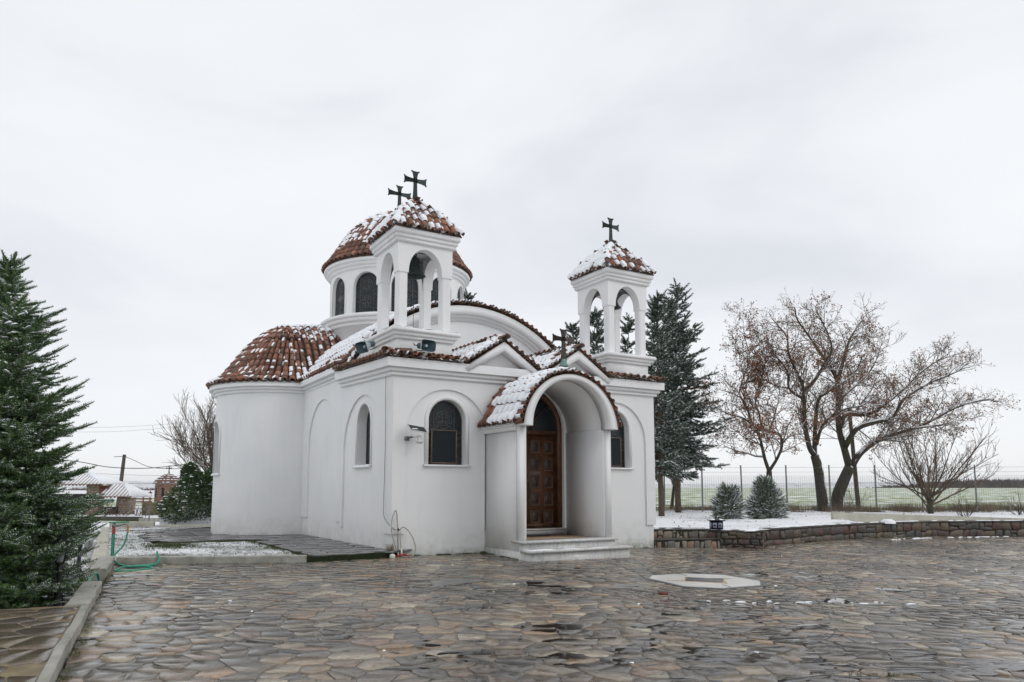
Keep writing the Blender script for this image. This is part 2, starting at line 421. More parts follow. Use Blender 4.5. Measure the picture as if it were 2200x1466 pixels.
def shrink(poly, d):
    """offset a convex polygon inwards by d and drop tiny edges; corners cut a little"""
    n = len(poly); c = poly; A = 0
    for i in range(n):
        p = poly[i]; q = poly[(i + 1) % n]; A += p[0] * q[1] - q[0] * p[1]
    if A < 0: poly = poly[::-1]
    res = poly
    for i in range(n):
        p = poly[i]; q = poly[(i + 1) % n]
        ex, ey = q[0] - p[0], q[1] - p[1]; l = hypot(ex, ey)
        if l < 1e-6: continue
        nx, ny = ey / l, -ex / l
        res = clip(res, nx, ny, nx * p[0] + ny * p[1] - d)
        if len(res) < 3: return None
    o = []
    for p in res:
        if not o or hypot(p[0] - o[-1][0], p[1] - o[-1][1]) > .02: o.append(p)
    if len(o) > 3 and hypot(o[0][0] - o[-1][0], o[0][1] - o[-1][1]) < .02: o.pop()
    if len(o) < 3: return None
    # roughen: cut corners
    o2 = []
    n = len(o)
    for i in range(n):
        a, b, c_ = o[i - 1], o[i], o[(i + 1) % n]
        t = .04 + .12 * random.random()
        if hypot(a[0] - b[0], a[1] - b[1]) > .1: o2.append((b[0] + (a[0] - b[0]) * t, b[1] + (a[1] - b[1]) * t))
        t = .04 + .12 * random.random()
        if hypot(c_[0] - b[0], c_[1] - b[1]) > .1: o2.append((b[0] + (c_[0] - b[0]) * t, b[1] + (c_[1] - b[1]) * t))
    return o2 if len(o2) >= 3 else o
def slab(poly, mp, inset=.008, h0=-.02, h1=0., tilt=(0, 0)):
    """verts and faces of a stone: mp(x, y, h) maps to space"""
    n = len(poly); cx = sum(p[0] for p in poly) / n; cy = sum(p[1] for p in poly) / n
    V = []
    for p in poly: V.append(mp(p[0], p[1], h0))
    for k, hh in ((.35, h1 - .35 * inset - .001), (1., h1)):
        for p in poly:
            dx, dy = p[0] - cx, p[1] - cy; l = hypot(dx, dy) or 1
            s_ = max(0, 1 - inset * k / l)
            V.append(mp(cx + dx * s_, cy + dy * s_, hh + tilt[0] * dx + tilt[1] * dy))
    F = [(i, (i + 1) % n, n + (i + 1) % n, n + i) for i in range(n)] + [(n + i, n + (i + 1) % n, 2 * n + (i + 1) % n, 2 * n + i) for i in range(n)]
    V.append(mp(cx, cy, h1 + (0 if h1 < .008 else .08 * h1)))
    F += [(2 * n + i, 2 * n + (i + 1) % n, 3 * n) for i in range(n)]
    return V, F
def stones(polys, mp, mat, parent, name, stuffname, joint, inset, h0, h1f, rank, nmax=300, tilt=.006, smooth=False):
    L = []
    for p in polys:
        q = shrink(p, joint * random.choice((.3, .5, .8, 1.3)))
        if not q: continue
        cx = sum(a for a, b in q) / len(q); cy = sum(b for a, b in q) / len(q)
        L.append((rank(cx, cy, q), q))
    L.sort(key=lambda a: -a[0])
    mb = MB()
    for i, (rk, q) in enumerate(L):
        V, F = slab(q, mp, inset, h0, h1f(), (random.uniform(-tilt, tilt), random.uniform(-tilt, tilt)))
        if i < nmax and rk > 0:
            m = MB(); m.add(V, F); m.build(name, mat, parent, smooth)
        else: mb.add(V, F)
    if mb.n: mb.build(stuffname, mat, parent, smooth, kind='stuff')
CF = (.5173, .8558)
def view_rank(x, y, q):
    dx, dy = x - CAMX, y - CAMY; f = dx * CF[0] + dy * CF[1]; r = dx * CF[1] - dy * CF[0]
    if f < 3.2 or abs(r / f) > .74: return -1
    n = len(q); A = abs(sum(q[i][0] * q[(i + 1) % n][1] - q[(i + 1) % n][0] * q[i][1] for i in range(n))) / 2
    return A / f ** 3

# ------------------------------------------------------------------ ground, lawns, paths
def grid_sheet(name, mat, xs, ys, zf, keep=None, kind='structure', tr=None):
    V = []; idx = {}; F = []
    for i, x in enumerate(xs):
        for j, y in enumerate(ys):
            p = tr(x, y) if tr else (x, y)
            idx[i, j] = len(V); V.append((p[0], p[1], zf(p[0], p[1])))
    for i in range(len(xs) - 1):
        for j in range(len(ys) - 1):
            if keep:
                a = V[idx[i, j]]; b = V[idx[i + 1, j + 1]]
                if not keep((a[0] + b[0]) / 2, (a[1] + b[1]) / 2): continue
            F.append((idx[i, j], idx[i + 1, j], idx[i + 1, j + 1], idx[i, j + 1]))
    mb = MB(); mb.add(V, F); return mb.build(name, mat, None, True, kind=kind)
def nz_(x, y, s, a): return a * noise.noise(Vector((x * s, y * s, 3.7)))
def inpoly(P, x, y):
    c = False; n = len(P)
    for i in range(n):
        a, b = P[i], P[i - 1]
        if (a[1] > y) != (b[1] > y) and x < (b[0] - a[0]) * (y - a[1]) / (b[1] - a[1]) + a[0]: c = not c
    return c
def ramps(*seg):
    o = []
    for a, b, n in seg: o += list(np.linspace(a, b, n, endpoint=False))
    o.append(seg[-1][1]); return o

# wide ground: low under the forecourt and the church, a little lower and falling away on the left
xs = ramps((-2500, -300, 12), (-300, -60, 14), (-60, 60, 60), (60, 300, 14), (300, 2500, 12)); ys = ramps((-60, 10, 20), (10, 90, 50), (90, 400, 24), (400, 3200, 14))
def wide(u, v):
    d = hypot(u - CAMX, v - CAMY)
    sx = (u - CAMX) * .8558 - (v - CAMY) * .5173
    z = -.42 - .0008 * max(0, d - 40)
    if sx > 0: z = -.42 + min(1, sx / 8) * (.1 if d > 60 else 0)
    return z + nz_(u, v, .05, .12)
grid_sheet('ground', M['ground'], xs, ys, wide, tr=site)

# far hills: long low snowy ridges
def hills(seed, y, h, x0, x1, base):
    xs = np.linspace(x0, x1, 90); V = []; F = []
    for k, x in enumerate(xs):
        H = h * (.62 + .5 * noise.noise(Vector((x * .0011 + seed, seed, 0))) + .16 * noise.noise(Vector((x * .006, seed, 5))))
        for dy, f in ((-420, 0.), (-230, .42), (-90, .8), (0, 1.), (160, .75), (400, 0)):
            p = site(x, y + dy); V.append((p[0], p[1], base + (H - base) * f))
    for k in range(len(xs) - 1):
        for j in range(5): F.append((k * 6 + j, (k + 1) * 6 + j, (k + 1) * 6 + j + 1, k * 6 + j + 1))
    mb = MB(); mb.add(V, F); mb.build('hills', M['hill'], None, True, kind='structure')
hills(1.3, 1500, 13, -1900, 500, -3); hills(4.1, 2300, 19, -2600, 2400, -4)

# raised ground right of the church: snow lawn up to the fence, field beyond
rock_line = [(10.81, -1.49), (11.85, -.72), (13.25, -.58), (16.09, -.25), (18.73, -.27), (21.17, -.58), (24.56, -2.17), (28.5, -4.6), (33, -7.6)]
LR = [(7.9, 1.2), (8.35, .95), (9.65, .12), (10.55, -.6), (11.1, -1.1)] + [(a + .1, b + .30) for a, b in rock_line[1:]] + [site(60, 22), site(60, 37.6), site(-14, 37.6), (-3, 19.5), (7.9, 19.5)]
def zlawn(u, v):
    sy = (u - CAMX) * .5173 + (v - CAMY) * .8558; sx = (u - CAMX) * .8558 - (v - CAMY) * .5173
    t = max(0, min(1, (sy - 20) / 6))
    if sx < 2: t = 1
    z = .27 + .11 * t + nz_(u, v, .7, .03)
    if sx > 12.2 and sy < 31: z = min(z, .27 - .14 * min(1, (sx - 12.2) / 3))
    return z
lx = np.linspace(-15, 44, 190); ly = np.linspace(18.5, 38, 90)
LRs = [((u - CAMX) * .8558 - (v - CAMY) * .5173, (u - CAMX) * .5173 + (v - CAMY) * .8558) for u, v in LR]
def poly_sheet(name, mat, P, zf, step, kind='structure', thick=0, skirt_mat=None):
    """fill an arbitrary outline with a fine triangulation by clipping a grid to it"""
    xs_ = [p[0] for p in P]; ys_ = [p[1] for p in P]
    import bmesh
    bm = bmesh.new(); vs = []
    n = len(P)
    for i in range(n):
        a, b = P[i], P[(i + 1) % n]; k = max(1, int(hypot(b[0] - a[0], b[1] - a[1]) / step))
        for j in range(k): vs.append(bm.verts.new((a[0] + (b[0] - a[0]) * j / k, a[1] + (b[1] - a[1]) * j / k, 0)))
    f = bm.faces.new(vs)
    x = min(xs_) + step
    while x < max(xs_):
        bmesh.ops.bisect_plane(bm, geom=bm.verts[:] + bm.edges[:] + bm.faces[:], plane_co=(x, 0, 0), plane_no=(1, 0, 0)); x += step
    y = min(ys_) + step
    while y < max(ys_):
        bmesh.ops.bisect_plane(bm, geom=bm.verts[:] + bm.edges[:] + bm.faces[:], plane_co=(0, y, 0), plane_no=(0, 1, 0)); y += step
    for v in bm.verts: v.co.z = zf(v.co.x, v.co.y)
    if thick:
        be = [e_ for e_ in bm.edges if e_.is_boundary]
        r = bmesh.ops.extrude_edge_only(bm, edges=be)
        for g in r['geom']:
            if isinstance(g, bmesh.types.BMVert): g.co.z -= thick
    me = bpy.data.meshes.new(name); bm.to_mesh(me); bm.free()
    me.materials.append(mat); o = bpy.data.objects.new(name, me); COL.objects.link(o)
    if kind: o['kind'] = kind
    return o
poly_sheet('snow_lawn', M['snowlawn'], LR, zlawn, .8, thick=.7)
fx = ramps((-60, 60, 50), (60, 500, 20)); fy = ramps((37.4, 80, 30), (80, 330, 26), (330, 420, 3))
def zfield(u, v):
    sy = (u - CAMX) * .5173 + (v - CAMY) * .8558; sx = (u - CAMX) * .8558 - (v - CAMY) * .5173
    z = .36 + nz_(u, v, .12, .10)
    if sy > 60: z -= .0006 * (sy - 60) * (1 if sx > 20 else 2.2)
    if sx > 24: z += .0030 * min(sy - 37, 200) * min(1, (sx - 24) / 40)
    if sx < -6: z -= .6 * min(1, (-6 - sx) / 10)
    return z
grid_sheet('snowy_field', M['field'], fx, fy, zfield, tr=site)

# forecourt
def ukerb(v): return -6.45 + .09 * (v + 8.55)
KA, KB, KC, KD = (-5.62, .40), (-2.2, -.55), (-.42, -.38), (.3, .06)
plaza_out = [(ukerb(-19), -19), (36, -19), (36, -9), (33, -7.3)] + [(a, b + .25) for a, b in rock_line[::-1]] + [(9.9, .1), (8.0, .9), (.3, .6), KD, KC, KB, KA]
plaza = poly_sheet('forecourt', M['mortar'], plaza_out, lambda x, y: gz(x, y) - .012 + nz_(x, y, 2.2, .004), 1.0)
def pin(x, y):
    if x < ukerb(y) - .3 or y < -14.5: return False
    if x < .3: return y < .7
    if x < 9.9: return y < .25 and not (2.55 < x < 5.0 and y > -1.7) and (x < 8.2 or y < -.2)
    return inpoly(plaza_out, x, y)
cl = []
for p in [[(CAMX + .8558 * a + .5173 * b, CAMY - .5173 * a + .8558 * b) for a, b in p] for p in cells(-16, 26, 2.0, 30, .385, .255, 3, .16, .30, lambda a, b: pin(*site(a, b)))]:
    p = clip(p, -1, .09, -(-6.45 + .09 * 8.55) - 0.0)
    cx = sum(q[0] for q in p) / max(1, len(p)) if p else 0
    if p and cx < .4:
        a, b = (KA, KB) if cx < -2.2 else ((KB, KC) if cx < -.42 else (KC, KD))
        ex, ey = b[0] - a[0], b[1] - a[1]; l = hypot(ex, ey)
        p = clip(p, -ey / l, ex / l, (-ey * a[0] + ex * a[1]) / l)
    if len(p) >= 3: cl.append(p)
stones(cl, lambda x, y, h: (x, y, gz(x, y) + h), M['flag'], plaza, 'flagstone', 'far_flagstones', .0095, .005, -.02, lambda: random.uniform(-.003, .004), view_rank, 300, .006)

# bright puddle reflections painted as white blots, slush and moss on the forecourt
def blot(mb, x, y, rx, ry, h, z0, seed, rot=0):
    n = 14; r = random.Random(seed); V = [(x, y, z0 + h)]; ph = r.random() * 6
    for ring in (.55, 1.):
        for i in range(n):
            a = 2 * pi * i / n; q = ring * (1 + .28 * sin(2 * a + ph) + .18 * sin(3 * a + 2 * ph) + .12 * r.uniform(-1, 1))
            dx, dy = rx * q * cos(a), ry * q * sin(a)
            V.append((x + dx * cos(rot) - dy * sin(rot), y + dx * sin(rot) + dy * cos(rot), z0 + (h * .75 if ring < 1 else -.004)))
    F = [(0, 1 + i, 1 + (i + 1) % n) for i in range(n)] + [(1 + i, 1 + n + i, 1 + n + (i + 1) % n, 1 + (i + 1) % n) for i in range(n)]
    mb.add(V, F)
slush_and_glints = MB()
for i in range(24):  # row of white blots standing in for bright reflections off puddles
    t = i / 23; x = 2.2 + (5.0 - 2.2) * t + random.gauss(0, .10); y = -7.85 - 1.5 * t + random.gauss(0, .06)
    if random.random() < .8: blot(slush_and_glints, x, y, random.uniform(.02, .09), random.uniform(.015, .035), .008, gz(x, y) + .004, i, -.5)
for i in range(14):
    x = random.uniform(-6, 14); y = random.uniform(-11, -1.5)
    blot(slush_and_glints, x, y, random.uniform(.01, .035), random.uniform(.01, .03), .006, gz(x, y) + .004, i + 100)
for i in range(30):
    t = random.random(); x = 18 + 6 * t; y = -1.0 - 1.3 * max(0, t - .3) + random.uniform(-.12, .05)
    blot(slush_and_glints, x, y, random.uniform(.05, .2), .05, .02, gz(x, y), i + 300)
slush_and_glints.build('slush_and_glints', M['snow'], None, True, kind='stuff')
pud = MB()
for i in range(620):
    sy = random.uniform(5.0, 17); sx = random.uniform(-.15, .70) * sy if random.random() < .75 else random.uniform(-.6, .7) * sy; x, y = site(sx, sy)
    if not pin(x, y) or noise.noise(Vector((x * .5, y * .5, 4))) < -.12: continue
    r_ = random.uniform(.03, .24) * (1.5 if random.random() < .15 else 1); blot(pud, x, y, r_ * 1.2, r_ * random.uniform(.4, .8), .0012, gz(x, y) + .0035, i + 900, random.uniform(-.9, -.2))
pud.build('puddles', NT('puddle_water').done((.03, .026, .022), .03, .5), None, True, kind='stuff')
moss = MB()
def tuft(mb, x, y, z, n, s, rr):
    for _ in range(n):
        a = random.random() * 6.28; r_ = abs(random.gauss(0, rr)); px, py = x + r_ * cos(a), y + r_ * sin(a)
        h = s * random.uniform(.5, 1.3); b = random.random() * 6.28; w = s * .14
        mb.add([(px - w * cos(b), py - w * sin(b), z - .01), (px + w * cos(b), py + w * sin(b), z - .01), (px + random.gauss(0, s * .4), py + random.gauss(0, s * .4), z + h)], [(0, 1, 2)])
def mossline(a, b, n, s, jit=.02, dens=9):
    for i in range(n):
        t = random.random(); x = a[0] + (b[0] - a[0]) * t + random.gauss(0, jit); y = a[1] + (b[1] - a[1]) * t + random.gauss(0, jit)
        if noise.noise(Vector((x * 1.7, y * 1.7, 0))) > -.12: tuft(moss, x, y, gz(x, y), dens, s, .035)
mossline((0.3, -.03), (2.42, -.03), 170, .028, .012); mossline((-.3, -.2), (.2, -.1), 60, .05); mossline((2.42, 0), (2.42, -1.6), 150, .028, .012); mossline((5.1, -.03), (8, -.05), 150, .022, .012)
mossline((2.35, -.12), (2.5, -.04), 30, .05, .05)
mossline((2.45, -2.1), (5.3, -2.1), 60, .014); mossline(KA, KB, 130, .02, .03); mossline(KB, KC, 40, .018, .03)
mossline((ukerb(-13) + .05, -13), (ukerb(-1) + .05, -1), 330, .02, .03)
mossline((-3.9, -9.0), (-3.3, -9.3), 26, .02, .05); mossline((1.6, -8.9), (2.6, -9.9), 60, .02, .02); mossline((-.6, -11.3), (.6, -11.9), 60, .022, .015)
mossline((3.2, -4.2), (6.3, -5.2), 50, .012, .04); mossline((10.8, -1.6), (25, -1.0), 20, .03, .1); mossline((-5.6, -6.2), (-4.6, -6.9), 40, .014, .08)
for i in range(1, len(rock_line)): mossline(rock_line[i - 1], rock_line[i], 60, .035, .03)
moss.build('moss', M['grassblade'], None, False, kind='stuff')

# kerbs
def strip_box(mb, pts, w, z0f, z1f, bev=.015, side=1):
    """long block along pts; w wide to the side; z functions"""
    n = len(pts); V = []
    for i, p in enumerate(pts):
        a = pts[max(0, i - 1)]; b = pts[min(n - 1, i + 1)]; l = hypot(b[0] - a[0], b[1] - a[1]); nx, ny = -(b[1] - a[1]) / l * side, (b[0] - a[0]) / l * side
        zb, zt = z0f(*p), z1f(*p)
        for d, z in ((0, zb), (0, zt - bev), (bev, zt), (w - bev, zt), (w, zt - bev), (w, zb)): V.append((p[0] + nx * d, p[1] + ny * d, z))
    F = [(i * 6 + j, i * 6 + j + 1, i * 6 + 7 + j, i * 6 + 6 + j) for i in range(n - 1) for j in range(5)]
    F += [tuple(range(6)), tuple((n - 1) * 6 + j for j in range(6))][::1]
    mb.add(V, F)
def line(a, b, n): return [(a[0] + (b[0] - a[0]) * i / n, a[1] + (b[1] - a[1]) * i / n) for i in range(n + 1)]
def wob(P, s=.008): return [(x + random.gauss(0, s), y + random.gauss(0, s)) for x, y in P]
k = MB(); strip_box(k, wob(line((ukerb(-15), -15), (ukerb(-5.3), -5.3), 24)), .09, lambda x, y: gz(x, y) - .3, lambda x, y: gz(x, y) + .13, .012)
k.build('kerb', M['kerb'], None, False, kind='structure')
k = MB(); strip_box(k, wob(line((ukerb(-5.25), -5.25), (ukerb(-3.0) + .02, -3.0), 8)), .26, lambda x, y: gz(x, y) - .3, lambda x, y: gz(x, y) + .13, .015)
k.build('kerb', M['kerb'], None, False, kind='structure')
k = MB(); strip_box(k, wob(line((ukerb(-1.62), -1.62), (KA[0] + .02, KA[1] + .15), 7)), .27, lambda x, y: gz(x, y) - .3, lambda x, y: gz(x, y) + .16, .02)
k.build('kerb', M['kerb'], None, False, kind='structure')
k = MB(); strip_box(k, wob(line((KA[0] + .02, KA[1]), (-2.12, -.57), 18)), .15, lambda x, y: gz(x, y) - .3, lambda x, y: gz(x, y) + .145, .015)
k.build('kerb', M['kerb'], None, False, kind='structure')

# slate path beside and around the apse
def zpath(x, y): return .135 - .009 * max(0, y)
PATH = [(-2.10, -.50), (-.42, -.36), (.15, -.02), (.3, 1), (.3, 7.6), (-.2, 12), (-1, 16), (-3.6, 13.6), (-4.25, 11), (-4.3, 7.2), (-4.1, 6.3), (-3.6, 5.95), (-2.1, 5.9), (-1.93, 5.4), (-1.97, 1.5)]
path = poly_sheet('path', M['moss'], PATH, lambda x, y: zpath(x, y) - .012, .8, thick=.4)
pcl = [p for p in cells(-4.6, .4, -.6, 14, .62, .34, 9, .1, .1, lambda x, y: inpoly(PATH, x, y) and hypot(x, y - 10.2) > 2.1)]
pc2 = []
for p in pcl:
    cx = sum(q[0] for q in p) / len(p); cy = sum(q[1] for q in p) / len(p)
    if cy < .6: p = clip(p, .083, -1, .326)
    if cy < 6.2 and cx < -1.2: p = clip(p, -1, 0, 1.95)
    if cx < -1.7 and cy > 5.3: p = clip(p, 0, -1, -5.93)
    if len(p) > 2: pc2.append(p)
stones(pc2, lambda x, y, h: (x, y, zpath(x, y) + h), M['slate'], path, 'slate_slab', 'far_slate_slabs', .010, .012, -.03, lambda: random.uniform(-.004, .006), lambda x, y, q: (20 - hypot(x + 1, y)), 120, .006)

# left lawns
def zl(x, y): return .10 - .010 * max(0, y) + nz_(x, y, 1.2, .03)
LL = [(-5.72, .45), (-2.2, -.42), (-1.97, .2), (-1.95, 6.2), (-4.4, 6.4), (-4.5, 11), (-3.4, 14.2), (-1.2, 15.8), (-3.4, 18.2), (-4.9, 18.6), (-5.75, 9.5)]
poly_sheet('lawn', M['lawn'], LL, zl, .5, thick=.4)
LL2 = [(-6.05, -1.6), (-5.9, .4), (-6.0, 9.5), (-5.2, 18.7), (-9, 24), (-26, 20), (-26, -1.0), (-9.5, -1.4)]
poly_sheet('lawn', M['lawn'], LL2, lambda x, y: -.12 - .004 * max(0, y) + nz_(x, y, 1.0, .05), .6, thick=.3)
LL3 = [(-9, 24), (-5.2, 18.7), (-3.4, 18.3), (0, 15.6), (6, 19.5), (20, 36), (4, 60), (-30, 50), (-26, 20)]
poly_sheet('snow_ground', M['snowlawn'], LL3, lambda x, y: -.22 + nz_(x, y, .5, .05), 1.6, thick=.3)
gr = MB()
def blades(x0, x1, y0, y1, n, zf, ins, s=.05):
    for _ in range(n):
        x = random.uniform(x0, x1); y = random.uniform(y0, y1)
        if ins(x, y) and noise.noise(Vector((x * .9, y * .9, 2))) + .5 * noise.noise(Vector((x * 4, y * 4, 2))) > .02: tuft(gr, x, y, zf(x, y), 4, s, .04)
blades(-5.8, -1.9, -.5, 18, 5200, zl, lambda x, y: inpoly(LL, x, y), .035)
blades(-9, -5.8, -1.5, 12, 2200, lambda x, y: -.12, lambda x, y: inpoly(LL2, x, y), .05)
for _ in range(300):
    t = random.random(); x, y = (-1.97 - abs(random.gauss(0, .12)), .2 + 5.7 * t) if random.random() < .55 else (-2 - 2.3 * random.random(), 5.95 - abs(random.gauss(0, .1)))
    tuft(gr, x, y, zl(x, y), 5, .045, .04)
for _ in range(260):
    tuft(gr, -4.1 + random.gauss(0, .35), 5.0 + random.gauss(0, .5), .06, 6, .05, .06)
for _ in range(260):
    tuft(gr, -6.15 + random.gauss(0, .25), -1.4 + random.gauss(0, .25), -.12, 6, .06, .06)
gr.build('grass', M['grassblade'], None, False, kind='stuff')
# edge slabs and far kerbs of the left lawn
k = MB(); strip_box(k, line((-5.72, .9), (-4.95, 18.6), 20), .3, lambda x, y: -.4, lambda x, y: .13 - .011 * y, .02); k.build('kerb', M['cream'], None, False, kind='structure')
k = MB(); strip_box(k, line((-4.95, 18.7), (-3.35, 18.2), 4), .3, lambda x, y: -.4, lambda x, y: .12, .02); k.build('kerb', M['cream'], None, False, kind='structure')
k = MB(); strip_box(k, line((-3.3, 18.1), (-.2, 16.4), 6), .3, lambda x, y: -.4, lambda x, y: -.02, .02); k.build('kerb', M['cream'], None, False, kind='structure')

# brown paved landing left of the kerb, and the lower strip beyond it
LP = [(ukerb(-15) - .1, -15), (ukerb(-5.05) - .1, -5.05), (-7.3, -5.0), (-10.5, -5.6), (-14, -8), (-14, -15)]
zlp = lambda x, y: gz(x, y) + .105
lp = poly_sheet('landing', M['yellow_mortar'], LP, lambda x, y: zlp(x, y) - .008, 1., thick=.4)
lc = []
for p in cells(-11, -6.2, -13, -5.0, .42, .36, 21, .15, .2, lambda x, y: inpoly(LP, x, y)):
    p = clip(p, 1, -.09, (-6.55 + .09 * 8.55)); p = clip(p, 0, 1, -5.06) if p else p
    if len(p) > 2: lc.append(p)
stones(lc, lambda x, y, h: (x, y, zlp(x, y) + h), M['flag_brown'], lp, 'brown_flagstone', 'far_brown_flagstones', .010, .006, -.03, lambda: random.uniform(-.003, .004), view_rank, 120, .005)
LQ = [(-6.1, -5.0), (-5.95, -1.7), (-6.6, -1.62), (-6.62, -3.2), (-7.6, -3.0), (-7.8, -5.0)]
lq = poly_sheet('lower_paving', M['mortar'], LQ, lambda x, y: -.155, .5, thick=.2)
stones([p for p in cells(-7.8, -6, -5, -1.7, .33, .28, 22, .1, .1, lambda x, y: inpoly(LQ, x, y) and x < -6.18)], lambda x, y, h: (x, y, -.14 + h), M['flag'], lq, 'lower_flagstone', 'more_lower_flagstones', .012, .012, -.03, lambda: random.uniform(0, .01), lambda x, y, q: 1, 60)
bed = MB(); bed.box((-9.4, -3.1, -.2), (2.75, 1.75, .12)); bed.build('planting_bed', M['ground'], None, kind='structure')

# octagonal marble inlay
OC = [(3.0, -5.39), (3.35, -5.09), (4.19, -5.09), (4.80, -5.56), (4.75, -6.49), (4.29, -6.90), (3.31, -6.88), (2.85, -6.46)]
inl = thing('ground_medallion', 'pale octagonal marble inlay set into the wet flagstones', 'paving inlay')
oc = (sum(p[0] for p in OC) / 8, sum(p[1] for p in OC) / 8)
def flat(name, P, mat, h, th=.02):
    n = len(P); mb = MB(); mb.add([(x, y, gz(x, y) + h) for x, y in P] + [(x, y, gz(x, y) + h - th) for x, y in P], [tuple(range(n))] + [(i, n + i, n + (i + 1) % n, (i + 1) % n) for i in range(n)])
    return mb.build(name, mat, inl)
def sc_(P, f): return [(oc[0] + (x - oc[0]) * f, oc[1] + (y - oc[1]) * f) for x, y in P]
flat('border', sc_(OC, 1.10), M['inlay_grey'], .010)
flat('marble_slab', OC, M['inlay_white'], .014)
flat('tan_star', [(3.05, -5.80), (3.42, -5.90), (3.80, -5.50), (4.05, -5.80), (4.55, -6.02), (4.22, -6.10), (3.84, -6.55), (3.55, -6.18)], M['inlay_tan'], .018)
flat('grey_square', [(3.37, -5.95), (3.76, -5.61), (4.29, -6.03), (3.85, -6.41)], M['inlay_grey'], .022)
flat('joint_line', [(4.02, -5.10), (4.04, -5.10), (3.98, -5.40), (3.96, -5.40)], M['inlay_grey'], .019)
flat('joint_line', [(3.62, -6.62), (3.64, -6.62), (3.56, -6.88), (3.54, -6.88)], M['inlay_grey'], .019)
br = MB(); x, y = 1.88, -6.98; br.box((x, y, gz(x, y) + .012), (.075, .035, .02), -.6)
tag(br.build('brick', M['redpaint']), 'dark red brick lying on the wet flagstones before the octagonal inlay', 'brick')

# ------------------------------------------------------------------ the church
church = thing('church', 'white plastered Orthodox church with red tiled roofs, dome and two bell towers, dusted with snow', 'church')
def P_(): return M['plaster']
def arch_z(op, s):
    c, h, zs, zp, ri = op; q = max(0, 1 - ((s - c) / h) ** 2); return zp + ri * sqrt(q)
def wall(mb, s0, s1, z0, z1, ops, mp, d0, d1, step=.6, ends=True, bottom=True, nseg=18):
    zt = z1 if callable(z1) else (lambda s: z1)
    B = set(np.arange(s0, s1, step).tolist()) | {s0, s1}
    for c, h, zs, zp, ri in ops:
        B = {b for b in B if abs(b - c) > h}
        for i in range(nseg + 1): B.add(c - h * cos(pi * i / nseg))
    B = sorted(b for b in B if s0 <= b <= s1); B2 = [B[0]]
    for b in B[1:]:
        if b - B2[-1] > 1e-5: B2.append(b)
    def quad(pts): mb.add([mp(*p) for p in pts], [(0, 1, 2, 3)])
    for a, b in zip(B2, B2[1:]):
        m = (a + b) / 2; op = next((o for o in ops if abs(m - o[0]) < o[1]), None)
        if op is None: quad([(a, d0, z0), (b, d0, z0), (b, d0, zt(b)), (a, d0, zt(a))])
        else:
            if op[2] > z0 + 1e-4:
                quad([(a, d0, z0), (b, d0, z0), (b, d0, op[2]), (a, d0, op[2])]); quad([(a, d0, op[2]), (b, d0, op[2]), (b, d1, op[2]), (a, d1, op[2])])
            za, zb = arch_z(op, a), arch_z(op, b)
            quad([(a, d0, za), (b, d0, zb), (b, d0, zt(b)), (a, d0, zt(a))]); quad([(a, d0, za), (a, d1, za), (b, d1, zb), (b, d0, zb)])
        quad([(a, d0, zt(a)), (b, d0, zt(b)), (b, d1, zt(b)), (a, d1, zt(a))])
        if bottom and not (op and op[2] <= z0 + 1e-4): quad([(a, d1, z0), (b, d1, z0), (b, d0, z0), (a, d0, z0)])
    for c, h, zs, zp, ri in ops:
        for s in (c - h, c + h):
            lo = max(zs, z0); quad([(s, d0, lo), (s, d1, lo), (s, d1, zp), (s, d0, zp)])
    if ends:
        for s in (s0, s1): quad([(s, d0, z0), (s, d1, z0), (s, d1, zt(s)), (s, d0, zt(s))])
def curve_arch(c, h, zs, zp, ri, w=0, n=24):
    L = [(c - h - w, zs)]; 
    for i in range(n + 1):
        a = pi - pi * i / n; L.append((c + (h + w) * cos(a), zp + (ri + w) * sin(a)))
    L.append((c + h + w, zs)); return L
def band(mb, A, B, mp, d0, d1):
    n = len(A); V = []
    for (s, z), (s2, z2) in zip(A, B): V += [mp(s, d0, z), mp(s2, d0, z2), mp(s, d1, z), mp(s2, d1, z2)]
    F = []
    for i in range(n - 1):
        a = 4 * i; b = a + 4
        F += [(a, a + 1, b + 1, b), (a, b, b + 2, a + 2), (a + 1, a + 3, b + 3, b + 1), (a + 2, b + 2, b + 3, a + 3)]
    F += [(0, 2, 3, 1), (4 * n - 4, 4 * n - 3, 4 * n - 1, 4 * n - 2)]
    mb.add(V, F)
def sweep(mb, pts, prof, side=1, closed=False, zo=None):
    n = len(pts); N = []
    for i in range(n):
        def nrm(a, b):
            l = hypot(b[0] - a[0], b[1] - a[1]); return (-(b[1] - a[1]) / l * side, (b[0] - a[0]) / l * side)
        if closed or 0 < i < n - 1:
            n1 = nrm(pts[i - 1], pts[i]); n2 = nrm(pts[i], pts[(i + 1) % n]); k_ = 1 + n1[0] * n2[0] + n1[1] * n2[1]
            N.append(((n1[0] + n2[0]) / k_, (n1[1] + n2[1]) / k_))
        elif i == 0: N.append(nrm(pts[0], pts[1]))
        else: N.append(nrm(pts[-2], pts[-1]))
    V = []; k = len(prof)
    for i, p in enumerate(pts):
        for o, z in prof: V.append((p[0] + N[i][0] * o, p[1] + N[i][1] * o, z + (zo[i] if zo else 0)))
    F = [(i * k + j, ((i + 1) % n) * k + j, ((i + 1) % n) * k + j + 1, i * k + j + 1) for i in range(n if closed else n - 1) for j in range(k - 1)]
    if not closed: F += [tuple(range(k)), tuple((n - 1) * k + j for j in range(k))]
    mb.add(V, F)
def cprof(z0, h, out, top_in=-.25, base=0.):
    """stepped cornice: three rounded bands, the top one the tallest"""
    a = base; return [(a - .02, z0), (a + .055, z0), (a + .075, z0 + .02), (a + .075, z0 + .065), (a + .06, z0 + .082), (a + .115, z0 + .092), (a + .14, z0 + .11), (a + .14, z0 + .16), (a + .125, z0 + .178), (out, z0 + .19), (out, z0 + h), (top_in, z0 + h)]
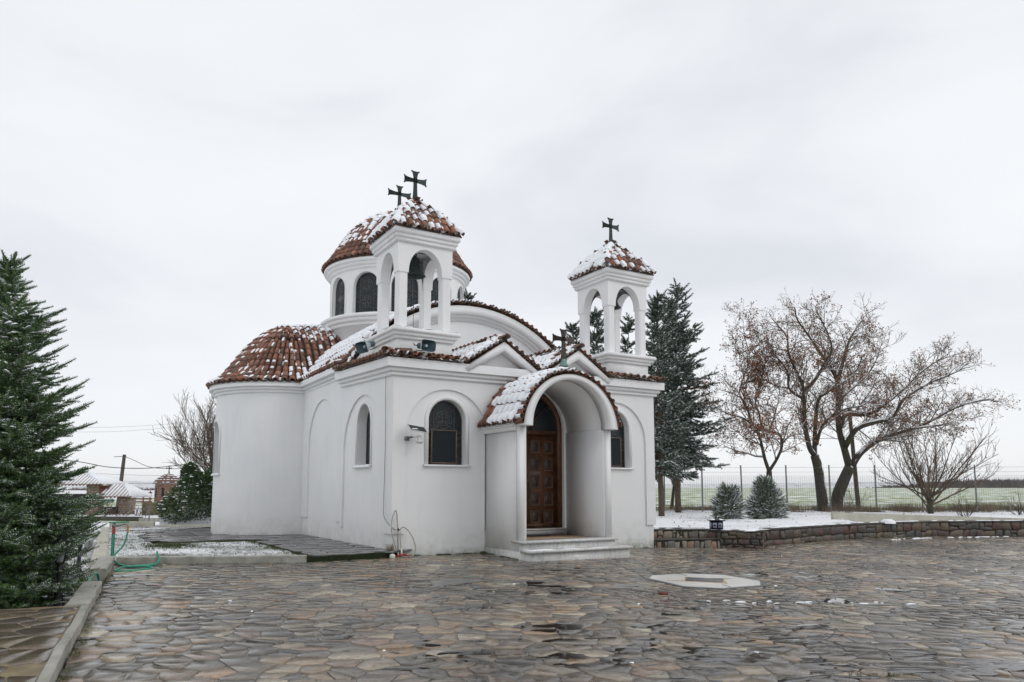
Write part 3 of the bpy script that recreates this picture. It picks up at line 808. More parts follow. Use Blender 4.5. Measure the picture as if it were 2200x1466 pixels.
FR = lambda s, d, z: (s, -d, z)                     # front wall: s = X
SD = lambda s, d, z: (-d, s, z)                     # side wall: s = Y
RT = lambda s, d, z: (8 + d, s, z)

# front wall
DC, DH = 3.79, 1.08
wf = [(1.38, .50, 2.12, 3.20, .51), (6.62, .50, 2.12, 3.20, .51)]
mb = MB(); wall(mb, 0, 8, -.35, 4.30, wf + [(DC, DH, .50, 3.12, 1.06)], FR, 0, -.40)
for c, h, zs, zp, ri in wf: band(mb, curve_arch(c, h + .002, zs, zp, ri, 0), curve_arch(c, h, zs, zp, ri, .10), FR, .022, -.01)
mb.build('front_wall', M['plaster'], church)
mb = MB(); wall(mb, -.05, 8.05, .50, 4.30, [(1.38, 1.10, .2, 2.86, 1.10), (6.62, 1.10, .2, 2.86, 1.10), (DC, 1.38, .2, 3.1, 1.0)], FR, .05, .002, bottom=True)
mb.build('front_pilasters', M['plaster'], church)
mb = MB()
ws = [(2.05, .50, 2.12, 3.20, .52)]
wall(mb, .40, 3.80, -.35, 4.42, ws, SD, 0, -.36)
c, h, zs, zp, ri = ws[0]; band(mb, curve_arch(c, h + .002, zs, zp, ri, 0), curve_arch(c, h, zs, zp, ri, .10), SD, .022, -.01)
mb.build('side_wall', M['plaster'], church)
mb = MB(); wall(mb, -.002, 3.75, .50, 4.42, [(2.05, 1.52, .2, 2.56, 1.40)], SD, .05, .002); mb.build('side_pilasters', M['plaster'], church)
mb = MB(); wall(mb, .4, 3.8, -.35, 4.4, [], RT, 0, -.36); wall(mb, 0, 3.8, .5, 4.4, [(2.05, 1.52, .2, 2.56, 1.40)], RT, .05, .002); mb.build('side_wall', M['plaster'], church)
# body of the church behind the front block
mb = MB(); SD2 = lambda s, d, z: (.05 - d, s, z); wall(mb, 3.75, 8.2, -.35, 4.70, [], SD2, 0, -.3)
wall(mb, 3.752, 7.95, .62, 4.70, [(5.78, 1.46, .3, 2.85, 1.38)], SD2, .045, .002); mb.build('body_wall', M['plaster'], church)
mb = MB(); wall(mb, 3.75, 16, -.35, 4.9, [], lambda s, d, z: (7.95 + d, s, z), 0, -.3); wall(mb, 0.05, 7.95, -.35, 4.9, [], lambda s, d, z: (s, 16 + d, z), 0, -.3); wall(mb, 12.2, 16, -.35, 4.9, [], SD2, 0, -.3); mb.build('rear_wall', M['plaster'], church)
AC, AR = (0.05, 10.2), 2.36
AP = lambda s, d, z: (AC[0] + (AR + d) * cos(s / AR), AC[1] + (AR + d) * sin(s / AR), z)
aw = (pi * AR, .48, 2.0, 3.3, .48)
mb = MB(); wall(mb, pi / 2 * AR, 3 * pi / 2 * AR, -.35, 4.70, [aw], AP, 0, -.3, .22)
band(mb, curve_arch(*aw), curve_arch(*aw, w=.09), AP, .03, -.01); mb.build('apse_wall', M['plaster'], church)

# big arched gable over the body
GC, GR = 2.65, 4.6
def zb(u, r=GR, c=4.0): return GC + sqrt(max(0, r * r - (u - c) ** 2))
mb = MB(); GB = lambda s, d, z: (s, 3.75 - d, z)
wall(mb, .12, 7.88, 4.2, lambda s: zb(s, GR - .12), [], GB, 0, -.3, .2)
mb.build('arched_gable', M['plaster'], church)
mb = MB()
def arcpts(r, a0=-57.6, a1=57.6, n=48): return [(4 + r * sin(radians(a0 + (a1 - a0) * i / n)), GC + r * cos(radians(a0 + (a1 - a0) * i / n))) for i in range(n + 1)]
band(mb, arcpts(GR - .55), arcpts(GR - .12), GB, .06, -.01)
band(mb, arcpts(GR - .46), arcpts(GR - .12), GB, .13, .04)
band(mb, arcpts(GR - .37), arcpts(GR - .10), GB, .22, .1)
mb.build('arched_cornice', M['plaster'], church)

# cornices
mb = MB()
sweep(mb, [(0, 3.75), (0, 0), (8, 0), (8, 3.75)], cprof(4.20, .40, .28, -.3, .05), -1, zo=[.15, 0, 0, .15]); mb.build('cornice', M['plaster'], church)
mb = MB(); arc = [(AC[0] + AR * cos(radians(a)), AC[1] + AR * sin(radians(a))) for a in range(268, 89, -6)]
sweep(mb, [(.05, 3.76), (.05, 7.84)] + arc[1:], cprof(4.63, .36, .25, -.3, .0), 1); mb.build('cornice', M['plaster'], church)

# windows: pane > lead cames; insect screens; sills
def window(mp, op, depth, screen=None, sill=True, snow=False, name='window', r=.006):
    c, h, zs, zp, ri = op; n = 20
    mb = MB()
    xs_ = [c - h * cos(pi * i / n) for i in range(n + 1)]
    V = [mp(s, -depth, zs) for s in xs_] + [mp(s, -depth, arch_z(op, s)) for s in xs_]
    mb.add(V, [(i, i + 1, n + 2 + i, n + 1 + i) for i in range(n)])
    w = mb.build(name, M['glass'], church)
    L = MB(); T = lambda s, z: mp(s, -depth + .008, z)
    zt = zp + ri; cz = [zs + (zt - zs) * .70, zs + (zt - zs) * .30]
    hw = h * .56
    for sx in (-1, 1): L.tube([T(c + sx * hw, zs), T(c + sx * hw, arch_z(op, c + sx * hw))], r, 4)
    L.tube([T(c - h, (cz[0] + cz[1]) / 2), T(c + h, (cz[0] + cz[1]) / 2)], r * 1.3, 4)
    for z0 in cz:
        for rr in (.30, .44):
            L.tube([T(c + h * rr * cos(a), z0 + h * rr * sin(a)) for a in np.linspace(0, 2 * pi, 17)], r, 4, False)
        for k_ in range(4):
            a = k_ * pi / 2; q = h * .44
            L.tube([T(c + .07 * h * cos(a + 1.2), z0 + .07 * h * sin(a + 1.2)), T(c + q * cos(a + .45), z0 + q * sin(a + .45))], r * 1.2, 4)
            L.tube([T(c + .07 * h * cos(a - 1.2), z0 + .07 * h * sin(a - 1.2)), T(c + q * cos(a - .45), z0 + q * sin(a - .45))], r * 1.2, 4)
            L.tube([T(c + q * cos(a + pi / 4), z0 + q * sin(a + pi / 4)), T(c + hw * 1.35 * cos(a + pi / 4), z0 + hw * 1.35 * sin(a + pi / 4))], r, 4)
    m_ = int((zp - zs) / .16)
    for i in range(m_):
        z0 = zs + i * .16
        for sx in (-1, 1):
            up = .12 if (i // 2) % 2 else -.12
            L.tube([T(c + sx * hw, z0 + .1), T(c + sx * h * .985, max(zs, z0 + .1 + up))], r * .9, 4)
    L.tube([T(s, z) for s, z in curve_arch(c, h - .012, zs + .012, zp, ri - .012)], .014, 4)
    L.build('lead_cames', M['lead'], w)
    if screen:
        s0, s1, z0, z1 = screen; f = MB()
        for a, b, e_, g in ((s0, s1, z0, z0 + .028), (s0, s1, z1 - .028, z1), (s0, s0 + .028, z0 + .028, z1 - .028), (s1 - .028, s1, z0 + .028, z1 - .028)):
            f.add([mp(x_, d_, z_) for d_ in (-depth + .03, -depth + .062) for x_, z_ in ((a, e_), (b, e_), (b, g), (a, g))], [(4, 5, 6, 7), (0, 1, 5, 4), (1, 2, 6, 5), (2, 3, 7, 6), (3, 0, 4, 7)])
        f.build('screen_frame', M['wood_frame'], w)
        g = MB(); g.add([mp(x_, -depth + .045, z_) for x_, z_ in ((s0 + .02, z0 + .02), (s1 - .02, z0 + .02), (s1 - .02, z1 - .02), (s0 + .02, z1 - .02))], [(0, 1, 2, 3)]); g.build('insect_mesh', M['screen'], w)
    if sill:
        g = MB(); ss = np.linspace(c - h - .13, c + h + .13, 7)
        V = []
        for s in ss: V += [mp(s, .0 if False else -depth + .01 if abs(s - c) < h else .005, zs + .006), mp(s, .075, zs - .004), mp(s, .075, zs - .052), mp(s, .0, zs - .06)]
        g.add(V, [(4 * i + j, 4 * i + j + 1, 4 * i + 5 + j, 4 * i + 4 + j) for i in range(6) for j in range(3)] + [(0, 1, 2, 3), (24, 25, 26, 27)])
        g.build('sill', M['plaster'], w)
    if snow:
        g = MB(); n_ = 12
        V = []
        for i in range(n_ + 1):
            s = c - h - .08 + (2 * h + .16) * i / n_; hh = .02 + .02 * random.random() if 0 < i < n_ else 0
            V += [mp(s, -.05, zs + .004), mp(s, -.0, zs + hh), mp(s, .04, zs + hh), mp(s, .07, zs - .004)]
        g.add(V, [(4 * i + j, 4 * i + j + 1, 4 * i + 5 + j, 4 * i + 4 + j) for i in range(n_) for j in range(3)]); g.build('snow', M['snow'], w, True)
    return w
window(FR, wf[0], .19, (1.02, 1.72, 2.15, 2.98)); window(FR, wf[1], .19, (6.26, 6.96, 2.15, 2.98)); window(SD, ws[0], .26, None, True, True); window(AP, aw, .2, None, True, True)

# tiles ------------------------------------------------
def tile_tpl(w=.165, L=.40, h=.088, seg=6, th=.02, flip=1, lift=.045):
    V = []; F = []
    for y, sc, up in ((0, 1., lift), (L, .84, 0)):
        for t_ in (0, th):
            for i in range(seg + 1):
                a = pi * i / seg; V.append((-(w / 2 - t_) * sc * cos(a), y, flip * (h - t_) * sc * sin(a) + up))
    n = seg + 1
    for i in range(seg):
        F += [(i, i + 1, 2 * n + i + 1, 2 * n + i), (i, n + i, n + i + 1, i + 1), (n + i, 3 * n + i, 3 * n + i + 1, n + i + 1)]
    return np.array(V), F
TC = tile_tpl(); TB = tile_tpl(w=.20, h=.05, flip=-1, lift=.02)
def snowcap(a0, a1, y0, y1, h, seed, w=.172, hh=.088, na=7, ny=6, flip=1, zoff=.048):
    r = random.Random(seed); V = []; F = []
    for j in range(ny + 1):
        y = y0 + (y1 - y0) * j / ny
        for i in range(na + 1):
            s_, t_ = i / na, j / ny
            wob_ = 9 * sin(3 * t_ * pi + seed); a = radians(a0 + wob_ + (a1 - a0 - wob_ * .6) * s_)
            e_ = (sin(pi * s_) ** .45) * (sin(pi * min(1, max(0, t_))) ** .45) if 0 < s_ < 1 and 0 < t_ < 1 else 0
            hgt = h * 1.2 * e_ * (1 + .3 * r.uniform(-1, 1)) - .004 * (e_ == 0)
            R_ = 1.; x = (w / 2 * R_) * sin(a); z = hh * cos(a) + zoff * (1 - t_)
            nx, nzz = sin(a) * .5, 1 - .35 * abs(sin(a))
            V.append((x + nx * hgt, y + .01 * r.uniform(-1, 1), z * (1 if flip > 0 else -.3) + nzz * hgt))
    for j in range(ny):
        for i in range(na): F.append((j * (na + 1) + i, j * (na + 1) + i + 1, (j + 1) * (na + 1) + i + 1, (j + 1) * (na + 1) + i))
    return np.array(V), F
CAP_L = [snowcap(-88, -8, .0, .24, .026, 1), snowcap(-88, 5, .05, .30, .03, 2), snowcap(-85, -20, .0, .13, .024, 3), snowcap(-88, 12, .02, .28, .034, 4)]
CAP_F = [snowcap(-92, 92, .0, .33, .042, 5), snowcap(-90, 70, .01, .34, .046, 6), snowcap(-80, 92, -.01, .32, .038, 7), snowcap(-92, 60, .0, .3, .04, 8)]
CAP_S = [snowcap(-80, -20, .1, .24, .02, 9), snowcap(-30, 40, .12, .25, .02, 10), snowcap(-88, -40, .02, .2, .022, 11)]
CAP_C = [snowcap(-85, 85, .0, .34, .055, 12, .19, .05, 5, 5, -1), snowcap(-85, 85, .05, .30, .04, 13, .19, .05, 5, 5, -1)]
TILE_N = [0]; TILE_MAX = 296
tile_me = {}
def get_tile_mesh(k):
    if k not in tile_me:
        for key, tpl in (('cover', TC), ('channel', TB)):
            me = bpy.data.meshes.new('roof_tile'); me.from_pydata(tpl[0].tolist(), [], tpl[1]); me.polygons.foreach_set('use_smooth', np.ones(len(me.polygons), bool)); tile_me[key] = me
    return tile_me[k]
class Roof:
    def __init__(s, name, deck, mat='tile'):
        s.o = deck; s.t = {'cover': [], 'channel': []}; s.sn = {}; s.mat = mat; s.ind = []
    def put(s, p, a, sv, nrm, wf_=1., kind='cover', single=False, snow=None, lf=1., hf=1.):
        j = random.gauss(0, .006); ju = random.gauss(0, .02)
        a = np.asarray(a, float); sv = np.asarray(sv, float); nrm = np.asarray(nrm, float)
        sv = sv + ju * a + random.gauss(0, .012) * nrm; sv /= sqrt(sv @ sv); a = a - sv * (a @ sv); a /= sqrt(a @ a); nrm = np.cross(a, sv)
        Mx = np.eye(4); Mx[:3, 0] = a * wf_; Mx[:3, 1] = sv * lf; Mx[:3, 2] = nrm * hf; Mx[:3, 3] = np.asarray(p) + nrm * (.0 if kind == 'cover' else .0) + sv * j
        if single and TILE_N[0] < TILE_MAX: TILE_N[0] += 1; s.ind.append((kind, Mx))
        else: s.t[kind].append(Mx)
        if snow is not None: s.sn.setdefault(snow, []).append(Mx)
    def column(s, pts, across, wfun=lambda i: 1., expo=.31, kind='cover', snowf=None, single=None, start=0., skip=None, lf=1.):
        P = [np.asarray(p, float) for p in pts]; D = [0]
        for a, b in zip(P, P[1:]): D.append(D[-1] + np.linalg.norm(b - a))
        d = start
        while d < D[-1] - .08:
            i = min(len(P) - 2, max(0, np.searchsorted(D, d, side='right') - 1)); t_ = (d - D[i]) / (D[i + 1] - D[i])
            p = P[i] + (P[i + 1] - P[i]) * t_
            d2 = min(D[-1], d + .34); i2 = min(len(P) - 2, max(0, np.searchsorted(D, d2, side='right') - 1)); t2 = (d2 - D[i2]) / (D[i2 + 1] - D[i2]); q = P[i2] + (P[i2 + 1] - P[i2]) * t2
            sv = q - p; l = np.linalg.norm(sv)
            if l > .05 and not (skip and skip(p)):
                sv /= l; a = np.asarray(across, float); nrm = np.cross(a, sv)
                lift = np.array([0, 0, 0.]) + nrm * (.015 if kind == 'cover' else .020)
                s.put(p + lift, a, sv, nrm, wfun(p), kind, bool(single and single(p)), snowf(p, kind) if snowf else None, lf)
            d += expo * lf
    def finish(s):
        m = M[s.mat]
        for k, L in s.t.items():
            pass
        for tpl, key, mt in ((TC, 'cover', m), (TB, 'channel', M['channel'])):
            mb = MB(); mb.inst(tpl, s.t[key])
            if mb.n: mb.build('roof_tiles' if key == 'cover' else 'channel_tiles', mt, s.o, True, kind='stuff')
        for k, Mx in s.ind:
            me = get_tile_mesh(k)
            if s.mat not in tile_me.get('mats', {}):
                tile_me.setdefault('mats', {})[s.mat] = {}
            mm = tile_me['mats'][s.mat]
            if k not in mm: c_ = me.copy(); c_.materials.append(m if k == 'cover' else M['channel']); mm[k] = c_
            o = bpy.data.objects.new('roof_tile', mm[k]); COL.objects.link(o); o.parent = s.o; o.matrix_basis = Matrix(Mx.tolist())
        if s.sn:
            mb = MB(); SETS = {'L': CAP_L, 'F': CAP_F, 'S': CAP_S, 'C': CAP_C}
            for key, L in s.sn.items():
                caps = SETS[key]; L = list(L); random.shuffle(L); n = len(caps)
                for i in range(n): mb.inst(caps[i], L[i::n])
            mb.build('snow', M['snow'], s.o, True, kind='stuff')
def nval(p, s=1., o=0): return noise.noise(Vector((p[0] * s + o, p[1] * s, p[2] * s)))
SP = .24

# --- body barrel roof
def prof_trans(r):
    r = abs(r); T_ = [(0, 7.24), (.5, 7.14), (.95, 6.84), (1.35, 6.44), (1.65, 6.05), (1.95, 5.62), (2.25, 5.22), (2.62, 4.97)]
    if r >= 2.62: return 4.97 - (r - 2.62) * .5
    for (a, b), (c, d) in zip(T_, T_[1:]):
        if a <= r <= c: return b + (d - b) * (r - a) / (c - a)
def rise(u, r): return .13 * min(max(u, 0), 2.0) * max(0, 1 - abs(r) / 2.2)
def zmain(u): return zb(u) if 0 < u < 8 else 4.9
xsb = np.linspace(-.18, 8.18, 44); ysb = np.linspace(3.62, 16.2, 8)
V = []; F = []
for y in ysb:
    for u in xsb: V.append((u, y, (zb(min(max(u, .2), 7.8)) - (.2 - u if u < .2 else (u - 7.8 if u > 7.8 else 0)) * .8) - .035))
F = [(j * 44 + i, j * 44 + i + 1, (j + 1) * 44 + i + 1, (j + 1) * 44 + i) for j in range(7) for i in range(43)]
mb = MB(); mb.add(V, F); deck = mb.build('body_roof', M['tile_old'], church, True)
R1 = Roof('body', deck, 'tile')
def snow_body(p, kind):
    f = nval(p, .9, 3) + .25 - (.5 if p[2] < 5.15 else 0)
    if p[0] > 4: return 'F' if random.random() < .75 else None
    if kind == 'channel': return 'C' if f > -.25 else None
    return 'F' if f > -.02 else ('L' if random.random() < .5 else None)
curveL = [(-.20, 4.98)] + [(u, zb(u)) for u in (.02, .12, .25, .45, .7, 1., 1.4, 1.8, 2.3, 2.9, 3.4, 3.9)]
curveL[1] = (.02, 5.04)
def tz_skip(p): return abs(p[1] - 10.2) < 2.75 and p[0] < 3 and prof_trans(p[1] - 10.2) > p[2] + .02
y = 3.95; k_ = 0
while y < 13:
    kd = 'cover' if k_ % 2 == 0 else 'channel'
    R1.column([(u, y, z) for u, z in curveL], (0, -1, 0), kind=kd, snowf=snow_body, skip=lambda p: tz_skip(p) or hypot(p[0] - 4, p[1] - 9.8) < 2.5)
    if y < 9: R1.column([(8 - u, y, z) for u, z in curveL], (0, 1, 0), kind=kd, snowf=snow_body, skip=lambda p: hypot(p[0] - 4, p[1] - 9.8) < 2.5)
    y += SP / 2; k_ += 1
# verge along the front arch: tiles laid front to back
n_ = 0; a = -58.3
while a < 58.3:
    t = radians(a); r = GR - .03; p = (4 + r * sin(t), 3.46, GC + r * cos(t)); tang = (cos(t), 0, -sin(t)); nr = (sin(t), 0, cos(t))
    kd = 'cover' if n_ % 2 == 0 else 'channel'
    R1.put((p[0], p[1], p[2]) if kd == 'cover' else (p[0] + nr[0] * .03, p[1], p[2] + nr[2] * .03), tang, (0, 1, 0), nr, .66 if kd == 'cover' else .56, kd, a > -5 and kd == 'cover', ('F' if a < 2 or random.random() < .35 else ('C' if kd == 'channel' else None)) if random.random() < .9 else None, hf=.62)
    a += math.degrees(.100 / r); n_ += 1
R1.finish()

# --- apse conch and the cross arm behind it
mb = MB(); rr_ = [0, .3, .6, .95, 1.3, 1.6, 1.9, 2.2, 2.45, 2.62]
V = []; F = []; na = 40
for i in range(na + 1):
    ph = radians(90 + 180 * i / na)
    for r in rr_: V.append((AC[0] + r * cos(ph), AC[1] + r * sin(ph), prof_trans(r) - .035))
nr_ = len(rr_)
F = [(i * nr_ + j, i * nr_ + j + 1, (i + 1) * nr_ + j + 1, (i + 1) * nr_ + j) for i in range(na) for j in range(nr_ - 1)]
V2 = []; vv = [-x for x in rr_[::-1]] + rr_[1:]
for u in (AC[0], 2.2):
    for r in vv: V2.append((u, AC[1] + r, prof_trans(r) + rise(u, r) - .035))
b_ = len(V); F += [(b_ + j, b_ + j + 1, b_ + len(vv) + j + 1, b_ + len(vv) + j) for j in range(len(vv) - 1)]
mb.add(V + V2, F); deck = mb.build('apse_roof', M['tile_old'], church, True)
R2 = Roof('apse', deck, 'tile')
def snow_apse(p, kind):
    w_ = nval(p, 1.1, 9); top = (p[2] - 6.7) * 1.3; left = (-1.2 - p[0]) * .55
    if kind == 'channel': return 'C' if w_ + top > .10 or w_ + left * .5 > .3 or random.random() < .12 else None
    f = w_ + max(0, top) + max(0, left) * .6
    if p[2] > 7.02: return 'F'
    if top > -.1: return 'L' if random.random() < .6 else None
    if f > .18 and random.random() < .75: return 'L' if f < .5 else 'F'
    return 'S' if random.random() < .3 else ('L' if random.random() < .2 else None)
NC = 32
for i in range(2 * NC + 1):
    ph = pi / 2 + pi * i / (2 * NC); kd = 'cover' if i % 2 == 0 else 'channel'
    ac_ = (-sin(ph), cos(ph), 0)
    rmin = 0.15 if (i % 8 in (0, 1)) else (.75 if i % 4 in (0, 1) else 1.35)
    rs = [2.65, 2.55, 2.4, 2.2, 2.0, 1.8, 1.6, 1.4, 1.2, 1.0, .8, .6, .4, .2, .1]
    pts = [(AC[0] + r * cos(ph), AC[1] + r * sin(ph), prof_trans(r)) for r in rs if r >= rmin]
    if len(pts) > 1:
        def wf3(p, i=i):
            r = hypot(p[0] - AC[0], p[1] - AC[1]); st = 1 if r > 1.35 else (2 if r > .75 else 4)
            return max(.45, min(1.25, pi * r / NC * st / .205))
        R2.column(pts, ac_, wf3, expo=.28, kind=kd, snowf=snow_apse, single=lambda p, ph=ph: 188 < math.degrees(ph) < 272 and p[2] < 6.3)
u = AC[0] + SP / 2; k_ = 0
for k_ in range(26):
    u = AC[0] + SP * .5 * (k_ + 1); kd = 'channel' if k_ % 2 == 0 else 'cover'
    for sg in (-1, 1):
        pts = [(u, AC[1] + sg * r, prof_trans(r) + rise(u, r)) for r in (2.64, 2.5, 2.3, 2.1, 1.9, 1.7, 1.5, 1.3, 1.1, .9, .7, .5, .3, .1)]
        R2.column(pts, (1, 0, 0) if sg < 0 else (-1, 0, 0), kind=kd, snowf=snow_apse, expo=.28, skip=lambda p: zmain(p[0]) > p[2] + .03 or hypot(p[0] - 4, p[1] - 9.8) < 2.6, single=lambda p: p[0] < 1.0 and p[1] < 10 and p[2] < 6.4)
R2.finish()

# --- drum, its ledge, windows and the dome
DX, DY, DR = 4.0, 9.8, 2.52
DM = lambda s, d, z: (DX + (DR + d) * cos(s / DR), DY + (DR + d) * sin(s / DR), z)
NW = 11; dops = [(radians(248 + 6 + 360 / NW * (i - 3) - 360 * 0) * DR, .50, 7.66, 8.66, .50) for i in range(NW)]
s0 = radians(248 + 6 - 360 / NW * 3.5) * DR
mb = MB(); wall(mb, s0, s0 + 2 * pi * DR, 7.3, 9.40, dops, DM, 0, -.22, .25, ends=False)
for op in dops: band(mb, curve_arch(*op), curve_arch(*op, w=.06), DM, .018, -.01)
mb.build('drum_wall', M['plaster'], church)
for i, op in enumerate(dops): window(DM, op, .13, None, False, False, r=.008)
mb = MB(); mb.lathe((DX, DY, 0), [(2.62, 5.2), (2.62, 7.20), (2.70, 7.21), (2.72, 7.24), (2.72, 7.30), (2.71, 7.33), (2.79, 7.34), (2.82, 7.38), (2.82, 7.44), (2.81, 7.47), (2.88, 7.48), (2.90, 7.52), (2.90, 7.58), (2.86, 7.61), (2.3, 7.64)], 72)
mb.build('drum_base', M['plaster'], church, False)
mb = MB(); mb.lathe((DX, DY, 0), [(2.4, 9.30), (2.58, 9.30), (2.60, 9.33), (2.60, 9.38), (2.59, 9.40), (2.66, 9.41), (2.69, 9.44), (2.69, 9.49), (2.68, 9.51), (2.76, 9.52), (2.78, 9.55), (2.78, 9.64), (2.5, 9.66)], 72)
mb.build('drum_cornice', M['plaster'], church, False)
DP = [(2.79, 9.66), (2.57, 9.92), (2.36, 10.25), (2.14, 10.62), (1.92, 10.98), (1.62, 11.32), (1.25, 11.62), (.85, 11.86), (.45, 12.02), (.15, 12.12), (0, 12.14)]
mb = MB(); mb.lathe((DX, DY, -.035), DP, 60); deck = mb.build('dome_roof', M['tile_old'], church, True)
R3 = Roof('dome', deck, 'tile')
def snow_dome(p, kind):
    ang = (math.degrees(atan2(p[1] - DY, p[0] - DX)) - 248 + 540) % 360 - 180   # 0 faces the forecourt corner
    w_ = nval(p, 1.3, 5) ; f = w_ + (.32 if ang < -18 else .02) + (p[2] - 10.9) * .28 - (1.2 if p[2] < 10.15 else 0)
    if kind == 'channel': return 'C' if f > .12 else None
    if f > .2: return 'F' if random.random() < .6 else 'L'
    if f > -.15: return 'L' if random.random() < .6 else None
    return 'S' if random.random() < .2 and p[2] > 10 else None
ND = 66
for i in range(2 * ND):
    ph = 2 * pi * i / (2 * ND); kd = 'cover' if i % 2 == 0 else 'channel'
    lim = .18 if i % 8 in (0, 1) else (.95 if i % 4 in (0, 1) else 1.75)
    pts = [(DX + r * cos(ph), DY + r * sin(ph), z) for r, z in DP if r >= lim]
    if len(pts) > 1:
        def wf4(p):
            r = hypot(p[0] - DX, p[1] - DY); st = 1 if r > 1.75 else (2 if r > .95 else 4); return max(.45, min(1.3, 2 * pi * r / ND * st / .205))
        R3.column(pts, (-sin(ph), cos(ph), 0), wf4, kind=kd, snowf=snow_dome, expo=.27)
R3.finish()

# --- front block roof: flat deck, eave rows, two small gables
mb = MB()
V = [(-.26, -.26, 4.60), (8.26, -.26, 4.60), (8.26, 3.75, 4.75), (-.26, 3.75, 4.75), (.3, .3, 4.72), (7.7, .3, 4.72), (7.7, 3.74, 4.85), (.3, 3.74, 4.85)]
mb.add(V, [(0, 1, 5, 4), (1, 2, 6, 5), (0, 4, 7, 3), (4, 5, 6, 7)]); deck = mb.build('front_roof', M['tile_old'], church)
R4 = Roof('front', deck, 'tile_old')
sl_ = 1 / sqrt(1 + .04); 
for i in range(0, int(8.5 / (SP / 2)) + 1):
    x = -.24 + i * SP / 2; kd = 'cover' if i % 2 == 0 else 'channel'
    if 1.72 < x < 6.35: continue
    for r_ in range(2):
        R4.put((x, -.36 + r_ * .3, 4.635 + r_ * .07), (1, 0, 0), (0, sl_, .2 * sl_), (0, -.2 * sl_, sl_), 1, kd, r_ == 0 and kd == 'cover', ('C' if kd == 'channel' and random.random() < .55 else ('L' if kd == 'cover' and random.random() < .3 else None)))
for i in range(0, int(3.9 / (SP / 2)) + 1):
    y = -.22 + i * SP / 2; kd = 'cover' if i % 2 == 0 else 'channel'; dz = .15 * max(0, y) / 3.75
    for r_ in range(2):
        R4.put((-.36 + r_ * .3, y, 4.635 + dz + r_ * .07), (0, -1, 0), (sl_, 0, .2 * sl_), (-.2 * sl_, 0, sl_), 1, kd, r_ == 0 and kd == 'cover', 'C' if random.random() < .25 else None)
R4.put((-.42, -.42, 4.68), (.7071, -.7071, 0), (.69, .69, .2), (-.14, -.14, .98), 1.25, 'cover', True, 'L')
R4.finish()
def gable(cx):
    g = MB(); hw, zt, zl_ = 1.08, 5.24, 4.44
    G = lambda s, d, z: (s, -d, z)
    outer = [(cx - hw - .03, zl_ + .07), (cx, zt + .02), (cx + hw + .03, zl_ + .07)]
    inner = [(cx - hw + .06, zl_ - .02), (cx, zt - .22), (cx + hw - .06, zl_ - .02)]
    band(g, inner, outer, G, .31, -.35)
    g.add([(cx - hw, -.02, 4.4), (cx + hw, -.02, 4.4), (cx, -.02, zt - .1)], [(0, 1, 2)])
    g.build('gable_fascia', M['plaster'], church)
    d = MB(); d.add([(cx - hw - .06, -.30, zl_ + .1), (cx, -.30, zt + .03), (cx + hw + .06, -.30, zl_ + .1), (cx - hw - .06, 3.75, zl_ + .1), (cx, 3.75, zt + .03), (cx + hw + .06, 3.75, zl_ + .1)], [(0, 1, 4, 3), (1, 2, 5, 4)])
    deck = d.build('gable_roof', M['tile_old'], church)
    R = Roof('gable', deck, 'tile_old')
    sx, sz = hw + .06, zt + .03 - zl_ - .1; l = hypot(sx, sz)
    def sf(p, kind): return ('C' if random.random() < .7 else None) if kind == 'channel' else ('F' if nval(p, 1.2, 2) > -.22 else ('L' if random.random() < .6 else None))
    for sg in (-1, 1):
        y = -.02; i = 0
        while y < 3.7:
            R.column([(cx + sg * (sx + .03), y, zl_ + .12), (cx + sg * .05, y, zt + .05)], (0, -1 if sg < 0 else 1, 0), kind='cover' if i % 2 == 0 else 'channel', snowf=sf, expo=.3, start=.0)
            y += SP / 2; i += 1
        n = int((l + .05) / .098)
        for i in range(n):
            t = (i + .3) / n; kd = 'channel' if i % 2 else 'cover'; nr = np.array((sg * sz / l, 0, sx / l))
            p = np.array((cx + sg * (sx + .02) * (1 - t), -.37, zl_ + .13 + (sz - .02) * t)) + nr * (.01 if kd == 'cover' else .035)
            R.put(p, (-sg * sx / l * -1 * 1., 0, sz / l * 1.) if sg > 0 and False else ((sx / l, 0, -sg * sz / l)), (0, 1, 0), nr, .66 if kd == 'cover' else .56, kd, kd == 'cover', ('F' if sg < 0 else ('C' if kd == 'channel' else None)) if i < n - 1 else None, hf=.65)
    for i in range(13): R.put((cx, -.46 + i * .32, zt + .075), (1, 0, 0), (0, 1, 0), (0, 0, 1), 1.25, 'cover', i == 0, 'F' if i > 0 else None)
    R.finish()
gable(2.83); gable(5.17)

